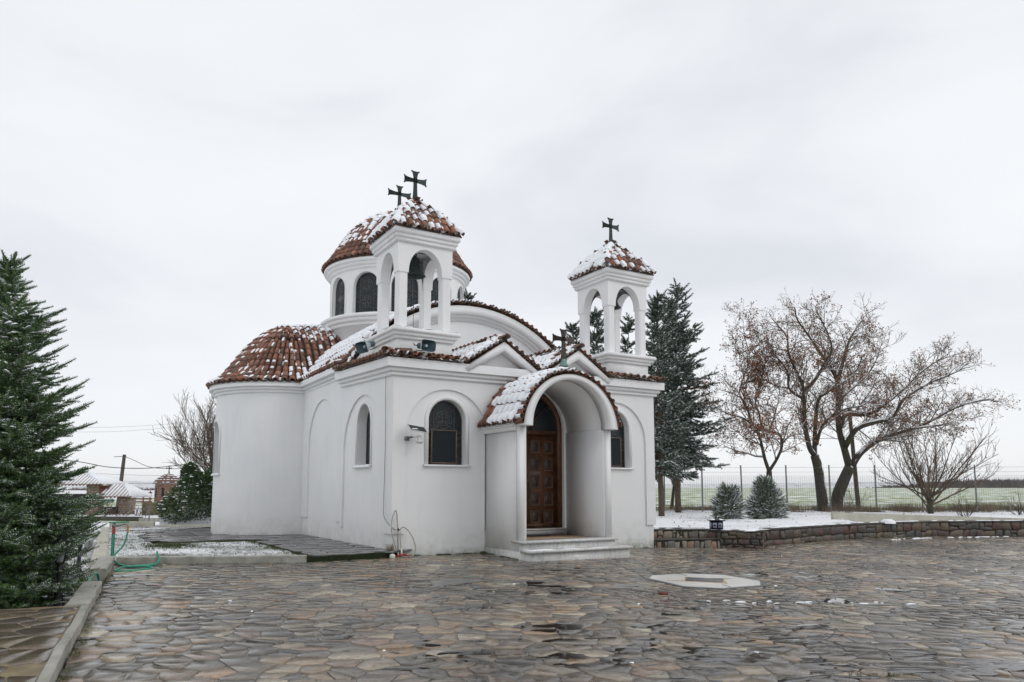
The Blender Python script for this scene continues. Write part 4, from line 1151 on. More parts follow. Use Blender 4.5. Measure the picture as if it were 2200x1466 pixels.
# --- bell towers
def tower(ox, oy, heavy):
    w = 1.46
    b = MB(); cx, cy = ox + w / 2, oy + w / 2
    sq = lambda m: [(ox - m, oy - m), (ox + w + m, oy - m), (ox + w + m, oy + w + m), (ox - m, oy + w + m)]
    b.box((cx, cy, 4.95), (w / 2, w / 2, .42))
    sweep(b, sq(0), [(-.02, 5.12), (.05, 5.12), (.065, 5.135), (.065, 5.175), (.05, 5.19), (.105, 5.2), (.12, 5.215), (.12, 5.26), (.105, 5.275), (.165, 5.285), (.18, 5.30), (.18, 5.355), (.15, 5.385), (-.1, 5.41), (-.7, 5.43)], -1, True)
    bo = b.build('tower_base', M['plaster'], church)
    s = MB()
    for i in range(30):
        t = random.random(); a_ = random.choice((0, 1, 2, 3)); q = sq(.10)[a_]; q2 = sq(.10)[(a_ + 1) % 4]; x_, y_ = q[0] + (q2[0] - q[0]) * t, q[1] + (q2[1] - q[1]) * t
        blot(s, x_, y_, random.uniform(.05, .16), random.uniform(.03, .06), .018, 5.40, i)
    s.build('snow', M['snow'], bo, True, kind='stuff')
    for dx in (0, 1):
        for dy in (0, 1):
            c = MB(); x_, y_ = ox + .145 + dx * (w - .29), oy + .145 + dy * (w - .29); h_, ch = .125, .035
            prof = [(h_, h_ - ch), (h_ - ch, h_), (-h_ + ch, h_), (-h_, h_ - ch), (-h_, -h_ + ch), (-h_ + ch, -h_), (h_ - ch, -h_), (h_, -h_ + ch)]
            c.add([(x_ + a, y_ + b_, z) for z in (5.40, 6.80) for a, b_ in prof], [(i, (i + 1) % 8, 8 + (i + 1) % 8, 8 + i) for i in range(8)] + [tuple(range(8, 16))])
            c.build('column', M['plaster'], bo)
    a = MB(); op = [(w / 2, .45, 6.0, 6.82, .60)]; th = .27
    wall(a, 0, w, 6.78, 7.56, op, lambda s, d, z: (ox + s, oy - d, z), 0, -th, bottom=True)
    wall(a, 0, w, 6.78, 7.56, op, lambda s, d, z: (ox + s, oy + w + d, z), 0, -th)
    wall(a, th, w - th, 6.78, 7.56, op, lambda s, d, z: (ox - d, oy + s, z), 0, -th)
    wall(a, th, w - th, 6.78, 7.56, op, lambda s, d, z: (ox + w + d, oy + s, z), 0, -th)
    a.box((cx, cy, 7.60), (w / 2 - .02, w / 2 - .02, .03)); a.build('arcade', M['plaster'], bo)
    c = MB(); sweep(c, sq(0), [(-.02, 7.52), (.05, 7.52), (.07, 7.54), (.07, 7.59), (.055, 7.605), (.09, 7.615), (.105, 7.635), (.105, 7.69), (.095, 7.705), (.135, 7.715), (.15, 7.735), (.15, 7.84), (-.3, 7.86)], -1, True); c.build('tower_cornice', M['plaster'], bo)
    # roof
    hw = w / 2 + .125; z0 = 7.87; H = 8.80 - z0
    zz = lambda t: z0 + H * (1.0 * t + .13 * sin(pi * t) * (1 - t * .3))      # a little belly
    d = MB(); V = []; F = []; nn = 7
    for i in range(nn):
        t = i / (nn - 1); q = hw * (1 - t) + .02
        V += [(cx - q, cy - q, zz(t) - .03), (cx + q, cy - q, zz(t) - .03), (cx + q, cy + q, zz(t) - .03), (cx - q, cy + q, zz(t) - .03)]
    for i in range(nn - 1):
        for j in range(4): F.append((4 * i + j, 4 * i + (j + 1) % 4, 4 * i + 4 + (j + 1) % 4, 4 * i + 4 + j))
    d.add(V, F); deck = d.build('tower_roof', M['tile_old'], church)
    R = Roof('tower', deck, 'tile')
    n = 9
    for f, (ax, ay) in enumerate(((1, 0), (0, 1), (-1, 0), (0, -1))):
        nx, ny = ay, -ax                                  # outward: front, right, back, left
        for i in range(2 * n - 1):
            off = -hw + (i + 1) * hw / n; kd = 'cover' if i % 2 == 1 else 'channel'
            tm = 1 - abs(off) / hw
            if tm < .06: continue
            ts = np.linspace(-.02, tm, 8)
            pts = [(cx + ax * off + nx * (hw * (1 - t) + .03), cy + ay * off + ny * (hw * (1 - t) + .03), zz(t)) for t in ts]
            def sf(p, kind, f=f, off=off):
                t_ = (p[2] - z0) / H
                full = {0: .12, 1: .2, 2: .8, 3: .85 if heavy else .42}[f]
                if random.random() < full or t_ > .82: return 'F' if kind == 'cover' else 'C'
                if kind == 'channel': return 'C' if random.random() < .75 else None
                return 'L' if random.random() < .62 else None
            R.column(pts, (ax, ay, 0), kind=kd, snowf=sf, expo=.24, lf=1., wfun=lambda p: .92, single=lambda p, f=f: f in (0, 3) and kd == 'cover' and p[2] < z0 + .6)
    for f, (ax, ay) in enumerate(((-1, -1), (1, -1), (1, 1), (-1, 1))):
        pts = [(cx + ax * hw * (1 - t), cy + ay * hw * (1 - t), zz(t) + .03) for t in np.linspace(-.03, .97, 9)]
        a_ = np.array((-ay, ax, 0)) / sqrt(2)
        R.column(pts, a_, kind='cover', snowf=lambda p, k__: 'F' if random.random() < .75 else 'L', expo=.26, wfun=lambda p: 1.05)
    R.finish()
    ic = MB()                                             # icicles under the left eave
    if not heavy:
        for i in range(11):
            y_ = cy - hw + .1 + i * .15 + random.uniform(-.03, .03); L_ = random.uniform(.05, .16); ic.tube([(cx - hw - .03, y_, z0 + .0), (cx - hw - .03, y_, z0 - L_)], [.007, .001], 5)
        ic.build('icicles', NT('ice').done((.75, .8, .84), .1, .6), deck, kind='stuff')
    return cx, cy
def cross(name_mat, x, y, z0, h, w, parent, yaw=0., ball=False, thick=.035):
    """flared cross with small knobs on the arm ends"""
    m = MB(); zc = z0 + h * .72; r = .028 * h
    def arm(L, ang, base, tip):
        P_2 = [(0, base)]; n = 6
        for i in range(n + 1):
            t = i / n; P_2.append((L * t, base + (tip - base) * t ** 2.6))
        V = []; a2 = []
        for s_, hw_ in P_2[1:]: a2.append((s_, hw_))
        for d in (-thick / 2, thick / 2):
            for s_, q in a2: V.append((s_, q, d)); V.append((s_, -q, d))
        k = len(a2) * 2; F = []
        for i in range(len(a2) - 1):
            for b_ in (0, k): F.append((b_ + 2 * i, b_ + 2 * i + 1, b_ + 2 * i + 3, b_ + 2 * i + 2))
            F.append((2 * i, 2 * i + 2, k + 2 * i + 2, k + 2 * i)); F.append((2 * i + 1, 2 * i + 3, k + 2 * i + 3, k + 2 * i + 1))
        e_ = 2 * (len(a2) - 1); F.append((e_, e_ + 1, k + e_ + 1, k + e_))
        W = []
        for s_, q, d in V:
            lx_, lz = s_ * cos(ang) - q * sin(ang), s_ * sin(ang) + q * cos(ang); W.append((x + lx_ * cos(yaw) - d * sin(yaw), y + lx_ * sin(yaw) + d * cos(yaw), zc + lz))
        m.add(W, F)
        for sg in (-1, 1):
            lx_, lz = L * cos(ang) - sg * tip * sin(ang), L * sin(ang) + sg * tip * cos(ang)
            m.lathe((x + lx_ * cos(yaw), y + lx_ * sin(yaw), zc + lz), [(0, -r), (r * .8, -r * .6), (r, 0), (r * .8, r * .6), (0, r)], 8)
    b = .054 * h
    arm(h * .28, pi / 2, b, .108 * h); arm(w / 2, 0, b, .10 * h); arm(w / 2, pi, b, .10 * h); arm(h * .62, -pi / 2, b, .088 * h)
    m.lathe((x, y, zc), [(0, -.03), (.028, -.02), (.035, 0), (.028, .02), (0, .03)], 10)
    co = m.build('cross', M[name_mat], parent)
    m = MB(); s = h / 1.
    if ball: m.lathe((x, y, z0), [(.14, -.12), (.17, -.05), (.16, 0), (.08, .05), (.06, .10), (.09, .12), (.035, .14)], 14)
    else: m.lathe((x, y, z0), [(.15 * s, -.08), (.10 * s, 0), (.075 * s, .06), (.07 * s, .1)], 12)
    m.build('cross_foot', M['verdigris'], co)
    return co
def bell(x, y, z, s, label):
    b = thing('bell', label, 'bell', 'bells in the two towers', (x, y, z))
    m = MB(); m.lathe((0, 0, 0), [(0, 0), (.09 * s, -.005), (.13 * s, -.03), (.15 * s, -.09), (.165 * s, -.22), (.19 * s, -.33), (.24 * s, -.42), (.295 * s, -.475), (.30 * s, -.49), (.27 * s, -.49), (.22 * s, -.41), (.14 * s, -.2), (0, -.1)], 28)
    m.build('bell_body', M['bronze'], b, True)
    m = MB(); m.tube([(-.05 * s, 0, 0), (-.06 * s, 0, .09 * s), (0, 0, .13 * s), (.06 * s, 0, .09 * s), (.05 * s, 0, 0)], .018, 6); m.box((0, 0, .17), (.62, .03, .03)); m.tube([(0, -.06 * s, 0), (0, 0, .1 * s), (0, .06 * s, 0)], .016, 6); m.build('bell_yoke', M['bronze'], b)
    m = MB(); m.tube([(0, 0, -.1), (0, 0, -.55 * s)], .012, 6); m.lathe((0, 0, -.55 * s), [(0, -.04), (.035, -.02), (.04, .01), (0, .05)], 10); m.build('clapper', M['iron'], b)
    m = MB(); m.tube([(0, 0, -.58 * s), (.01, .01, -1.2), (0, 0, 5.44 - z)], .006, 5); m.build('bell_rope', M['black'], b)
c1 = tower(.05, .05, False); c2 = tower(6.49, .05, True)
cross('bronze', c1[0], c1[1], 8.84, .88, .60, church, 0.)
cross('bronze', c2[0], c2[1], 8.84, .88, .60, church, 0.)
cross('bronze', DX, DY, 12.18, 1.15, .92, church, 0., True, .05)
bell(c1[0], c1[1], 7.42, 1., 'large green bronze bell in the nearer tower, above the two loudspeakers')
bell(c2[0], c2[1], 7.42, .92, 'green bronze bell half hidden behind a column of the farther tower')

# --- porch
PC, PH = 3.79, 1.13
mb = MB()
for x0, x1, x2 in ((2.44, 2.66, 2.50), (4.92, 5.14, 5.06)):
    mb = MB(); mb.box(((x0 + x1) / 2, -.80, 1.32), ((x1 - x0) / 2, .80, 1.70)); mb.build('porch_wall', M['plaster'], church)
    mb = MB(); mb.box((x2, -1.60, 1.68), (.085, .045, 1.33)); mb.build('porch_pilaster', M['plaster'], church)
mb = MB(); PF = lambda s, d, z: (s, -d, z)
def parc(r, n=40, zc=3.0, rz=None, a0=90):
    return [(PC + r * sin(radians(-a0 + 2 * a0 * i / n)), zc + (rz or r) * cos(radians(-a0 + 2 * a0 * i / n))) for i in range(n + 1)]
inner = [(PC - 1.13, 3.0)] + parc(1.13, 40, 3.02, 1.14) + [(PC + 1.13, 3.0)]
def pout(u):  # outer curve of the porch vault
    R_ = 1.40; zc = 2.90; q = max(0, R_ * R_ - (u - PC) ** 2); return zc + sqrt(q)
outer = [(PC - 1.385, 3.0)] + [(PC + 1.39 * sin(radians(-85 + 170 * i / 40)), 2.9 + 1.39 * cos(radians(-85 + 170 * i / 40))) for i in range(41)] + [(PC + 1.385, 3.0)]
band(mb, inner, outer, PF, 1.90, 1.56)
band(mb, [(PC - 1.18, 3.01)] + parc(1.16, 40, 3.03, 1.12) + [(PC + 1.18, 3.01)], outer, PF, 1.57, .0)
mb.build('porch_arch', M['plaster'], church)
mb = MB(); sweep(mb, [(2.44, -1.56), (2.44, -.0)], [(-.02, 2.90), (.06, 2.90), (.08, 2.93), (.08, 2.98), (.12, 3.0), (.14, 3.03), (.14, 3.12), (.0, 3.16)], 1); mb.build('porch_cornice', M['plaster'], church)
mb = MB(); n_ = 40
us = [radians(-84 + 168 * i / n_) for i in range(n_ + 1)]
V = [(PC + 1.405 * sin(u), y, 2.9 + 1.405 * cos(u)) for y in (-1.93, .0) for u in us]
mb.add(V, [(i, i + 1, n_ + 2 + i, n_ + 1 + i) for i in range(n_)]); deck = mb.build('porch_roof', M['tile_old'], church)
R5 = Roof('porch', deck, 'tile')
def sp_(p, kind):
    if p[1] > -.36 and p[0] < PC: return None
    if p[1] > -.62 and p[0] < PC and random.random() < .6: return None
    return 'F' if kind == 'cover' else 'C'
crv = [(-1.56, 3.06), (-1.47, 3.16)] + [(-1.43 * sin(radians(q)), 2.9 + 1.43 * cos(radians(q))) for q in (76, 68, 60, 50, 40, 30, 20, 10, 1)]
for sg in (1, -1):
    y = -1.66; i = 0
    while y < -.02:
        R5.column([(PC + sg * q, y, z) for q, z in crv], (0, -sg, 0), kind='cover' if i % 2 == 0 else 'channel', snowf=sp_, expo=.27, single=lambda p: p[0] < PC)
        y += SP / 2; i += 1
a = -82.; i = 0
Rr = 1.41; zc = 2.9
while a < 83:
    t = radians(a); nr = np.array((sin(t), 0, cos(t))); kd = 'cover' if i % 2 == 0 else 'channel'
    p = np.array((PC + Rr * sin(t), -1.95, zc + Rr * cos(t))) + nr * (.015 if kd == 'cover' else .045)
    R5.put(p, (cos(t), 0, -sin(t)), (0, 1, 0), nr, .66 if kd == 'cover' else .56, kd, True, (('F' if kd == 'channel' or random.random() < .4 else None) if a < 8 else (('C' if kd == 'channel' and random.random() < .6 else None))), hf=.65)
    a += math.degrees(.100 / Rr); i += 1
R5.finish()
cross('iron', PC + .03, -1.5, 4.62, .84, .62, church, 0., False, .05)

# steps, door
mb = MB()
for z0_, z1_, x0, x1, y0 in ((-.3, .30, 2.46, 5.10, -1.83), (-.3, .105, 2.43, 5.32, -2.10)):
    mb.box(((x0 + x1) / 2, (y0 + .0) / 2 - (0 if z1_ > .2 else .0), (z0_ + z1_) / 2), ((x1 - x0) / 2, -y0 / 2 - .002, (z1_ - z0_) / 2))
st = mb.build('steps', M['marble'], church)
mb = MB(); mb.box((3.78, -1.62, .325), (1.38, .27, .024)); mb.build('tread', M['marble'], st)
mb = MB(); mb.box((3.875, -1.97, .130), (1.50, .20, .026)); mb.build('tread', M['marble'], st)
mb = MB(); mb.box((3.79, -.67, .318), (1.12, .68, .02)); mb.build('porch_floor', M['inlay_tan'], st)
mb = MB(); mb.box((3.79, .02, .43), (1.08, .14, .06)); mb.build('threshold', M['marble'], st)
mb = MB(); mb.box((3.79, .0, .495), (1.08, .17, .012)); mb.build('threshold_slab', M['inlay_white'], st)
for i, (a, b) in enumerate(((2.43, 3.2), (3.3, 3.9), (4.1, 4.8))):
    mb = MB(); blot(mb, (a + b) / 2, -2.12 + .05, (b - a) / 2, .035, .025 if i == 0 else .012, .157, i + 40); mb.build('snow', M['snow'], st, True)
mb = MB(); mb.box((2.44, -1.97, .165), (.035, .17, .014)); mb.build('snow', M['snow'], st, True)
mat_ = MB(); n_ = 20; mat_.add([(3.86 + .42 * cos(pi * i / n_), -.16 - .32 * sin(pi * i / n_), z) for z in (.338, .356) for i in range(n_ + 1)], [tuple(range(n_ + 1, 2 * n_ + 2))] + [(i, i + 1, n_ + 2 + i, n_ + 1 + i) for i in range(n_)] + [(0, n_, 2 * n_ + 1, n_ + 1)])
tag(mat_.build('doormat', M['rubber']), 'black half-round rubber doormat before the carved wooden door', 'doormat')
dr = MB(); DO = (DC, DH - .11, .50, 3.12, .95)
# frame
band(dr, curve_arch(DC, DH - .12, .5, 3.12, .94), curve_arch(DC, DH - .0, .5, 3.12, 1.06), FR, -.10, -.30)
dr.box((DC, .20, 3.02), (DH - .1, .07, .055))
door = dr.build('door_frame', M['wood'], church)
for sg in (-1, 1):
    lf = MB(); x0, x1 = (DC - .955, DC - .004) if sg < 0 else (DC + .004, DC + .955)
    lf.box(((x0 + x1) / 2, .235, 1.735), ((x1 - x0) / 2, .025, 1.225)); leaf = lf.build('door_leaf', M['wood'], door)
    pw, ph_ = .30, .36
    for cxi in (0, 1):
        for ri in range(5):
            px = x0 + .10 + (.17 if True else 0) + cxi * .42; pz_ = .80 + ri * .46
            p = MB()
            for q, yy, yb in ((1., .214, .195), (.86, .222, .205)):
                pass
            fr_ = [(px - pw / 2, pz_ - ph_ / 2), (px + pw / 2, pz_ - ph_ / 2), (px + pw / 2, pz_ + ph_ / 2), (px - pw / 2, pz_ + ph_ / 2)]
            for rings in (((1.0, .212), (1.0, .188), (.86, .186), (.80, .204)), ):
                V = []
                for f_, yy in rings:
                    for a_, b_ in fr_: V.append((px + (a_ - px) * f_, yy, pz_ + (b_ - pz_) * f_))
                F = [(4 * i + j, 4 * i + (j + 1) % 4, 4 * i + 4 + (j + 1) % 4, 4 * i + 4 + j) for i in range(3) for j in range(4)]
                p.add(V, F)
            p.build('panel_moulding', M['wood'], leaf)
            p = MB(); V = []
            for f_, yy in ((.80, .206), (.56, .206), (.48, .190), (.20, .188), (0.001, .180)):
                for a_, b_ in fr_: V.append((px + (a_ - px) * f_, yy, pz_ + (b_ - pz_) * f_))
            p.add(V, [(4 * i + j, 4 * i + (j + 1) % 4, 4 * i + 4 + (j + 1) % 4, 4 * i + 4 + j) for i in range(4) for j in range(4)])
            p.build('carved_panel', M['wood_dark'], leaf)
    b_ = MB(); b_.box(((x0 + x1) / 2, .20, .575), ((x1 - x0) / 2, .012, .05)); b_.build('kick_rail', M['wood'], leaf)
hd = MB(); hd.tube([(DC + .05, .20, 1.45), (DC + .05, .15, 1.47), (DC + .05, .15, 1.68), (DC + .05, .20, 1.70)], .012, 6); hd.build('door_handle', M['bronze'], door)
fg = MB(); n_ = 20; op = (DC, DH - .12, 3.07, 3.12, .94); xs_ = [DC - (DH - .12) * cos(pi * i / n_) for i in range(n_ + 1)]
fg.add([(s, .22, 3.07) for s in xs_] + [(s, .22, arch_z(op, s)) for s in xs_], [(i, i + 1, n_ + 2 + i, n_ + 1 + i) for i in range(n_)]); fan = fg.build('fanlight', M['fanglass'], door)
sp = MB()
for a in (45, 90, 135): sp.tube([(DC + .12 * cos(radians(a)), .20, 3.1 + .12 * sin(radians(a))), (DC + .95 * cos(radians(a)), .20, 3.1 + .93 * sin(radians(a)))], .022, 4)
sp.tube([(DC + .2 * cos(radians(a)), .20, 3.08 + .2 * sin(radians(a))) for a in range(0, 181, 20)], .03, 4)
sp.build('fanlight_bars', M['wood'], door)

# ------------------------------------------------------------------ things fixed to the church
def arcp(p0, p1, sag, n=10): return [np.array(p0) + (np.array(p1) - np.array(p0)) * i / n - np.array((0, 0, sag * 4 * (i / n) * (1 - i / n))) for i in range(n + 1)]
def smooth_path(P, n=8):
    P = [np.array(p, float) for p in P]; P = [2 * P[0] - P[1]] + P + [2 * P[-1] - P[-2]]; o = []
    for i in range(1, len(P) - 2):
        for j in range(n):
            t = j / n; a, b, c, d = P[i - 1:i + 3]
            o.append(.5 * ((2 * b) + (c - a) * t + (2 * a - 5 * b + 4 * c - d) * t * t + (-a + 3 * b - 3 * c + d) * t ** 3))
    o.append(P[-2]); return o
def speaker(loc, yaw, pitch, label):
    t = thing('loudspeaker', label, 'loudspeaker', 'horn loudspeakers on the nearer tower', loc)
    t.rotation_euler = (pitch, 0, yaw)
    m = MB(); W, H_ = .20, .135; V = []
    for y, f in ((-.17, 1.), (-.13, .93), (-.02, .55), (.06, .3)):
        n = 20
        for i in range(n):
            a = 2 * pi * i / n; sx = max(-1, min(1, 1.28 * cos(a))); sz = max(-1, min(1, 1.28 * sin(a))); V.append((W * f * sx, y - .03 * cos(a) ** 2 * (y < -.1), H_ * f * sz * (1 - .12 * cos(a) ** 2)))
    F = [(r * 20 + i, r * 20 + (i + 1) % 20, r * 20 + 20 + (i + 1) % 20, r * 20 + 20 + i) for r in range(3) for i in range(20)]
    m.add(V, F); m.build('horn', M['speaker'], t, True)
    m = MB(); V2 = [(v[0] * 1.03, v[1] + .012, v[2] * 1.04) for v in V]; m.add(V2, F); m.build('horn_shell', M['speaker_light'], t, True)
    m = MB(); m.tube([(0, .05, 0), (0, .20, 0)], .075, 14); m.build('driver', M['speaker'], t)
    m = MB(); m.tube([(0, -.10, 0), (0, .04, 0)], [.035, .05], 12); m.build('phase_plug', M['speaker_light'], t)
    m = MB(); m.box((0, .12, -.12), (.06, .03, .012)); m.tube([(-.03, .12, -.12), (-.03, .24, -.12), (0, .30, -.10)], .014, 6); m.tube([(-.22, .12, .03), (-.14, .20, .0), (0, .22, 0)], .014, 6); m.build('bracket', M['grey'], t)
    return t
speaker((.58, -.36, 4.92), radians(12), radians(8), 'blue grey horn loudspeaker facing forward on the front of the nearer tower base')
speaker((-.48, .62, 4.98), radians(-72), radians(24), 'snow topped horn loudspeaker turned away on the side of the nearer tower base')
# solar lamp
t = thing('solar_light', 'small white solar panel light with snow, fixed beside the arched front window', 'solar light')
m = MB(); m.box((.30, -.075, 2.72), (.055, .02, .05)); m.box((.34, -.15, 2.745), (.03, .09, .02)); m.build('bracket', M['grey'], t)
m = MB(); m.lathe((.52, -.30, 2.70), [(0, .09), (.05, .085), (.06, .0), (.05, -.03), (.085, -.035), (.09, -.06), (.07, -.10), (0, -.11)], 14); m.tube([(.36, -.2, 2.74), (.46, -.28, 2.76), (.52, -.30, 2.78)], .018, 6); m.build('lamp_head', M['white_plastic'], t, True)
m = MB(); c_ = np.array((.45, -.33, 2.93)); ex = np.array((.235, 0, -.03)); ey = np.array((0, .11, .075))
q = [c_ - ex - ey, c_ + ex - ey, c_ + ex + ey, c_ - ex + ey]; up = np.array((0, -.5, .8)) * .018
m.add([p for p in q] + [p + up for p in q], [(3, 2, 1, 0), (4, 5, 6, 7), (0, 1, 5, 4), (1, 2, 6, 5), (2, 3, 7, 6), (3, 0, 4, 7)]); m.build('panel_frame', M['white_plastic'], t)
m = MB(); m.add([c_ + (p - c_) * .86 + up * 1.08 for p in q], [(0, 1, 2, 3)]); m.build('solar_cells', M['black'], t)
m = MB(); blot(m, .36, -.36, .12, .06, .02, 2.925, 77); m.build('snow', M['snow'], t, True)
# cable down the corner, pipes and hoses below
t = MB(); t.tube(smooth_path([(-.10, .28, 4.62), (-.11, .30, 4.1), (-.085, .33, 3.0), (-.075, .36, 2.0), (-.09, .34, 1.2), (-.12, .18, .85), (.0, -.09, .62), (.06, -.10, .60)]), .006, 5)
tag(t.build('cable', M['black']), 'thin dark cable hanging down the white corner under the nearer tower', 'cable')
t = thing('standpipe', 'grey standpipe with looped beige hose at the corner of the church', 'standpipe')
m = MB(); m.tube([(.10, -.13, gz(0, 0) - .05), (.085, -.13, .6), (.05, -.13, .98)], .017, 8); m.tube([(.17, -.16, -.05), (.13, -.15, .55)], .014, 8); m.build('pipe', M['hose_beige'], t, True)
m = MB(); m.tube([(.08, -.16, -.06), (.08, -.16, .10)], .024, 8); m.tube([(.17, -.18, -.06), (.165, -.17, .18)], .022, 8); m.build('white_pipe', M['white_plastic'], t, True)
m = MB(); m.tube(smooth_path([(.05, -.13, .98), (.0, -.16, 1.04), (-.09, -.2, .86), (-.11, -.22, .6), (-.05, -.24, .35), (.03, -.22, .14), (.08, -.2, .02)]), .012, 6)
m.tube(smooth_path([(.10, -.16, .58), (.20, -.2, .66), (.36, -.24, .5), (.47, -.26, .22), (.42, -.3, .03), (.25, -.32, -.0), (.12, -.28, .02)]), .012, 6); m.build('hose', M['hose_beige'], t, True)
m = MB(); m.tube(smooth_path([(-.02, -.24, .01), (.1, -.30, .045), (.2, -.27, .05), (.3, -.33, .01)]), .018, 6); m.build('red_hose_end', M['red_plastic'], t, True)
m = MB(); m.tube([(.11, -.13, .60), (.07, -.17, .62)], .02, 6); m.build('valve', M['black'], t)
m = MB(); r = random.Random(5)
for i in range(120):
    a = r.uniform(-1, 1); m.tube([(-.08 + r.gauss(0, .05), -.08 + r.gauss(0, .04), -.01), (-.08 + a * .10, -.1 + r.gauss(0, .06), r.uniform(.08, .30))], [.004, .002], 3)
tag(m.build('dry_plant', M['drygrass']), 'small tuft of dry pinkish weeds growing at the church corner by the standpipe', 'plant')
m = MB(); m.lathe((-.13, -.36, gz(-.1, -.3)), [(0, .09), (.05, .08), (.07, .04), (.06, 0)], 9); tag(m.build('white_stone', M['inlay_white'], None, True), 'pale rounded stone lying beside the dry weeds and the standpipe', 'stone')

# ------------------------------------------------------------------ stone retaining wall and side steps on the right
def along(P, s):
    for a, b in zip(P, P[1:]):
        l = hypot(b[0] - a[0], b[1] - a[1])
        if s <= l or b is P[-1]:
            t = s / l; n = ((b[1] - a[1]) / l, -(b[0] - a[0]) / l); return (a[0] + (b[0] - a[0]) * t, a[1] + (b[1] - a[1]) * t, n)
        s -= l
def plen(P): return sum(hypot(b[0] - a[0], b[1] - a[1]) for a, b in zip(P, P[1:]))
def stone_face(P, z0, z1, sx, sz, mat, parent, name, stuff, seed, nmax, hmin=.012, hmax=.032, joint=.008, zb=None):
    L_ = plen(P)
    def mp(s, z, h):
        x, y, n = along(P, max(0, min(L_, s))); return (x + n[0] * h, y + n[1] * h, z)
    cs = []; rg = random.Random(seed); z = z0; nrow = max(1, int(round((z1 - z0) / sz))); hz = [z0 + (z1 - z0) * i / nrow for i in range(nrow + 1)]
    wv = lambda s, i: hz[i] + (0 if i in (0, nrow) else .32 * sz * noise.noise(Vector((s * 1.9, i * 7.1 + seed, 0))))
    for i in range(nrow):
        s_ = -rg.random() * sx
        while s_ < L_:
            w = sx * rg.uniform(.45, 1.5); a, b = s_, s_ + w; j = lambda: rg.uniform(-.21, .21) * sz
            if rg.random() < .22:
                m1 = (wv(s_ + w / 2, i) + wv(s_ + w / 2, i + 1)) / 2 + j()
                cs.append([(a + j(), wv(a, i)), (b + j(), wv(b, i)), (b, m1 + j()), (a, m1)]); cs.append([(a, m1), (b, m1 + j() * .3), (b + j(), wv(b, i + 1)), (a + j(), wv(a, i + 1))])
            else: cs.append([(a + j(), wv(a, i) + abs(j()) * .4), (b + j(), wv(b, i)), (b + j(), wv(b, i + 1)), ((a + b) / 2 + j(), wv((a + b) / 2, i + 1) - abs(j()) * .3), (a + j(), wv(a, i + 1) - abs(j()) * .5)])
            s_ = b
    raw, cs = cs, []
    for p in raw:
        p = clip(p, 0, 1, z1); p = clip(p, 0, -1, -z0) if p else p; p = clip(p, -1, 0, 0) if p else p; p = clip(p, 1, 0, L_) if p else p
        if len(p) > 2: cs.append(p)
    stones(cs, mp, mat, parent, name, stuff, joint, .014, -.05, lambda: random.uniform(hmin, hmax), lambda x, y, q: 100 - x, nmax, .05)
def solid(P, w, z0, z1, mat, parent, name, out=0.):
    mb = MB(); strip_box(mb, [(x, y) for x, y in P], w, lambda x, y: z0, lambda x, y: z1, .004); return mb.build(name, mat, parent)
rw = thing('stone_wall', 'low dark brown rubble stone wall with flat coping edging the raised lawn', 'stone wall')
solid(rock_line, .36, -.6, .28, M['rock_mortar'], rw, 'wall_core')
mb = MB(); n_ = 60; L_ = plen(rock_line); P = []
for i in range(n_ + 1):
    x, y, n = along(rock_line, L_ * i / n_); P.append((x + n[0] * .05, y + n[1] * .05))
strip_box(mb, P, .45, lambda x, y: .262, lambda x, y: .305, .01); mb.build('coping', M['rock_cap'], rw)
stone_face(rock_line, -.32, .262, .37, .25, M['rock'], rw, 'stone', 'far_stones', 31, 190)
mb = MB()
for i in range(70):
    s = random.random() ** 1.3 * L_; x, y, n = along(rock_line, s); blot(mb, x - n[0] * random.uniform(.1, .3), y - n[1] * random.uniform(.1, .3), random.uniform(.1, .4), random.uniform(.05, .12), .02, .305, i)
mb.build('snow', M['snow'], rw, True, kind='stuff')
fl = thing('stone_pier', 'dark stone pier with snowy slab top where the side steps meet the long wall', 'stone pier')
FP = [(9.45, .10), (10.81, -1.49)]; solid(FP, .42, -.6, .28, M['rock_mortar'], fl, 'pier_core')
solid([(9.42, .12), (10.86, -1.55)], .50, .262, .312, M['rock_cap'], fl, 'coping')
stone_face(FP, -.3, .262, .26, .18, M['rock'], fl, 'stone', 'more_stones', 35, 40)
stone_face([(10.81, -1.49), (11.13, -1.22)], -.3, .262, .2, .2, M['rock'], fl, 'stone', 'more_stones', 36, 10)
mb = MB()
for t_, r_ in ((.15, .3), (.45, .34), (.8, .28)): blot(mb, 9.45 + 1.36 * t_ + .17, .10 - 1.59 * t_ + .13, r_, .16, .022, .312, int(t_ * 90), -.86)
mb.build('snow', M['snow'], fl, True)
ss = thing('side_steps', 'two low stone faced steps against the far corner of the church', 'steps')
for P, z0, z1, sd in (([(8.0, -.02), (9.95, -.70)], -.3, .085, 41), ([(8.0, .62), (9.9, -.36)], .0, .345, 42)):
    solid(P, .75, z0 - .2, z1 - .03, M['rock_mortar'], ss, 'step_core'); solid([(P[0][0] - .0, P[0][1] - .03), (P[1][0], P[1][1] - .03)], .8, z1 - .03, z1, M['rock_cap'] if z1 < .2 else M['slate'], ss, 'step_top')
    stone_face(P, z0 + .05, z1 - .035, .155, .21 if z1 > .2 else .2, M['rock_light'], ss, 'stone', 'more_stones', sd, 40, .006, .02, .013)
mb = MB(); P = [site(12.75, 29.2), site(16, 29.0), site(20.4, 28.65), site(30, 28.2)]
strip_box(mb, P, .22, lambda x, y: -.3, lambda x, y: .57 - .03 * max(0, ((x - CAMX) * .8558 - (y - CAMY) * .5173) - 12.7), .012)
tag(mb.build('low_white_wall', M['cream']), 'low cream rendered wall with rain streaks behind the brown stone wall', 'wall')
lt = thing('garden_lantern', 'small square dark blue lantern with four pale panes standing on the stone pier', 'lantern', None, (9.98, -.80 + .28, .33))
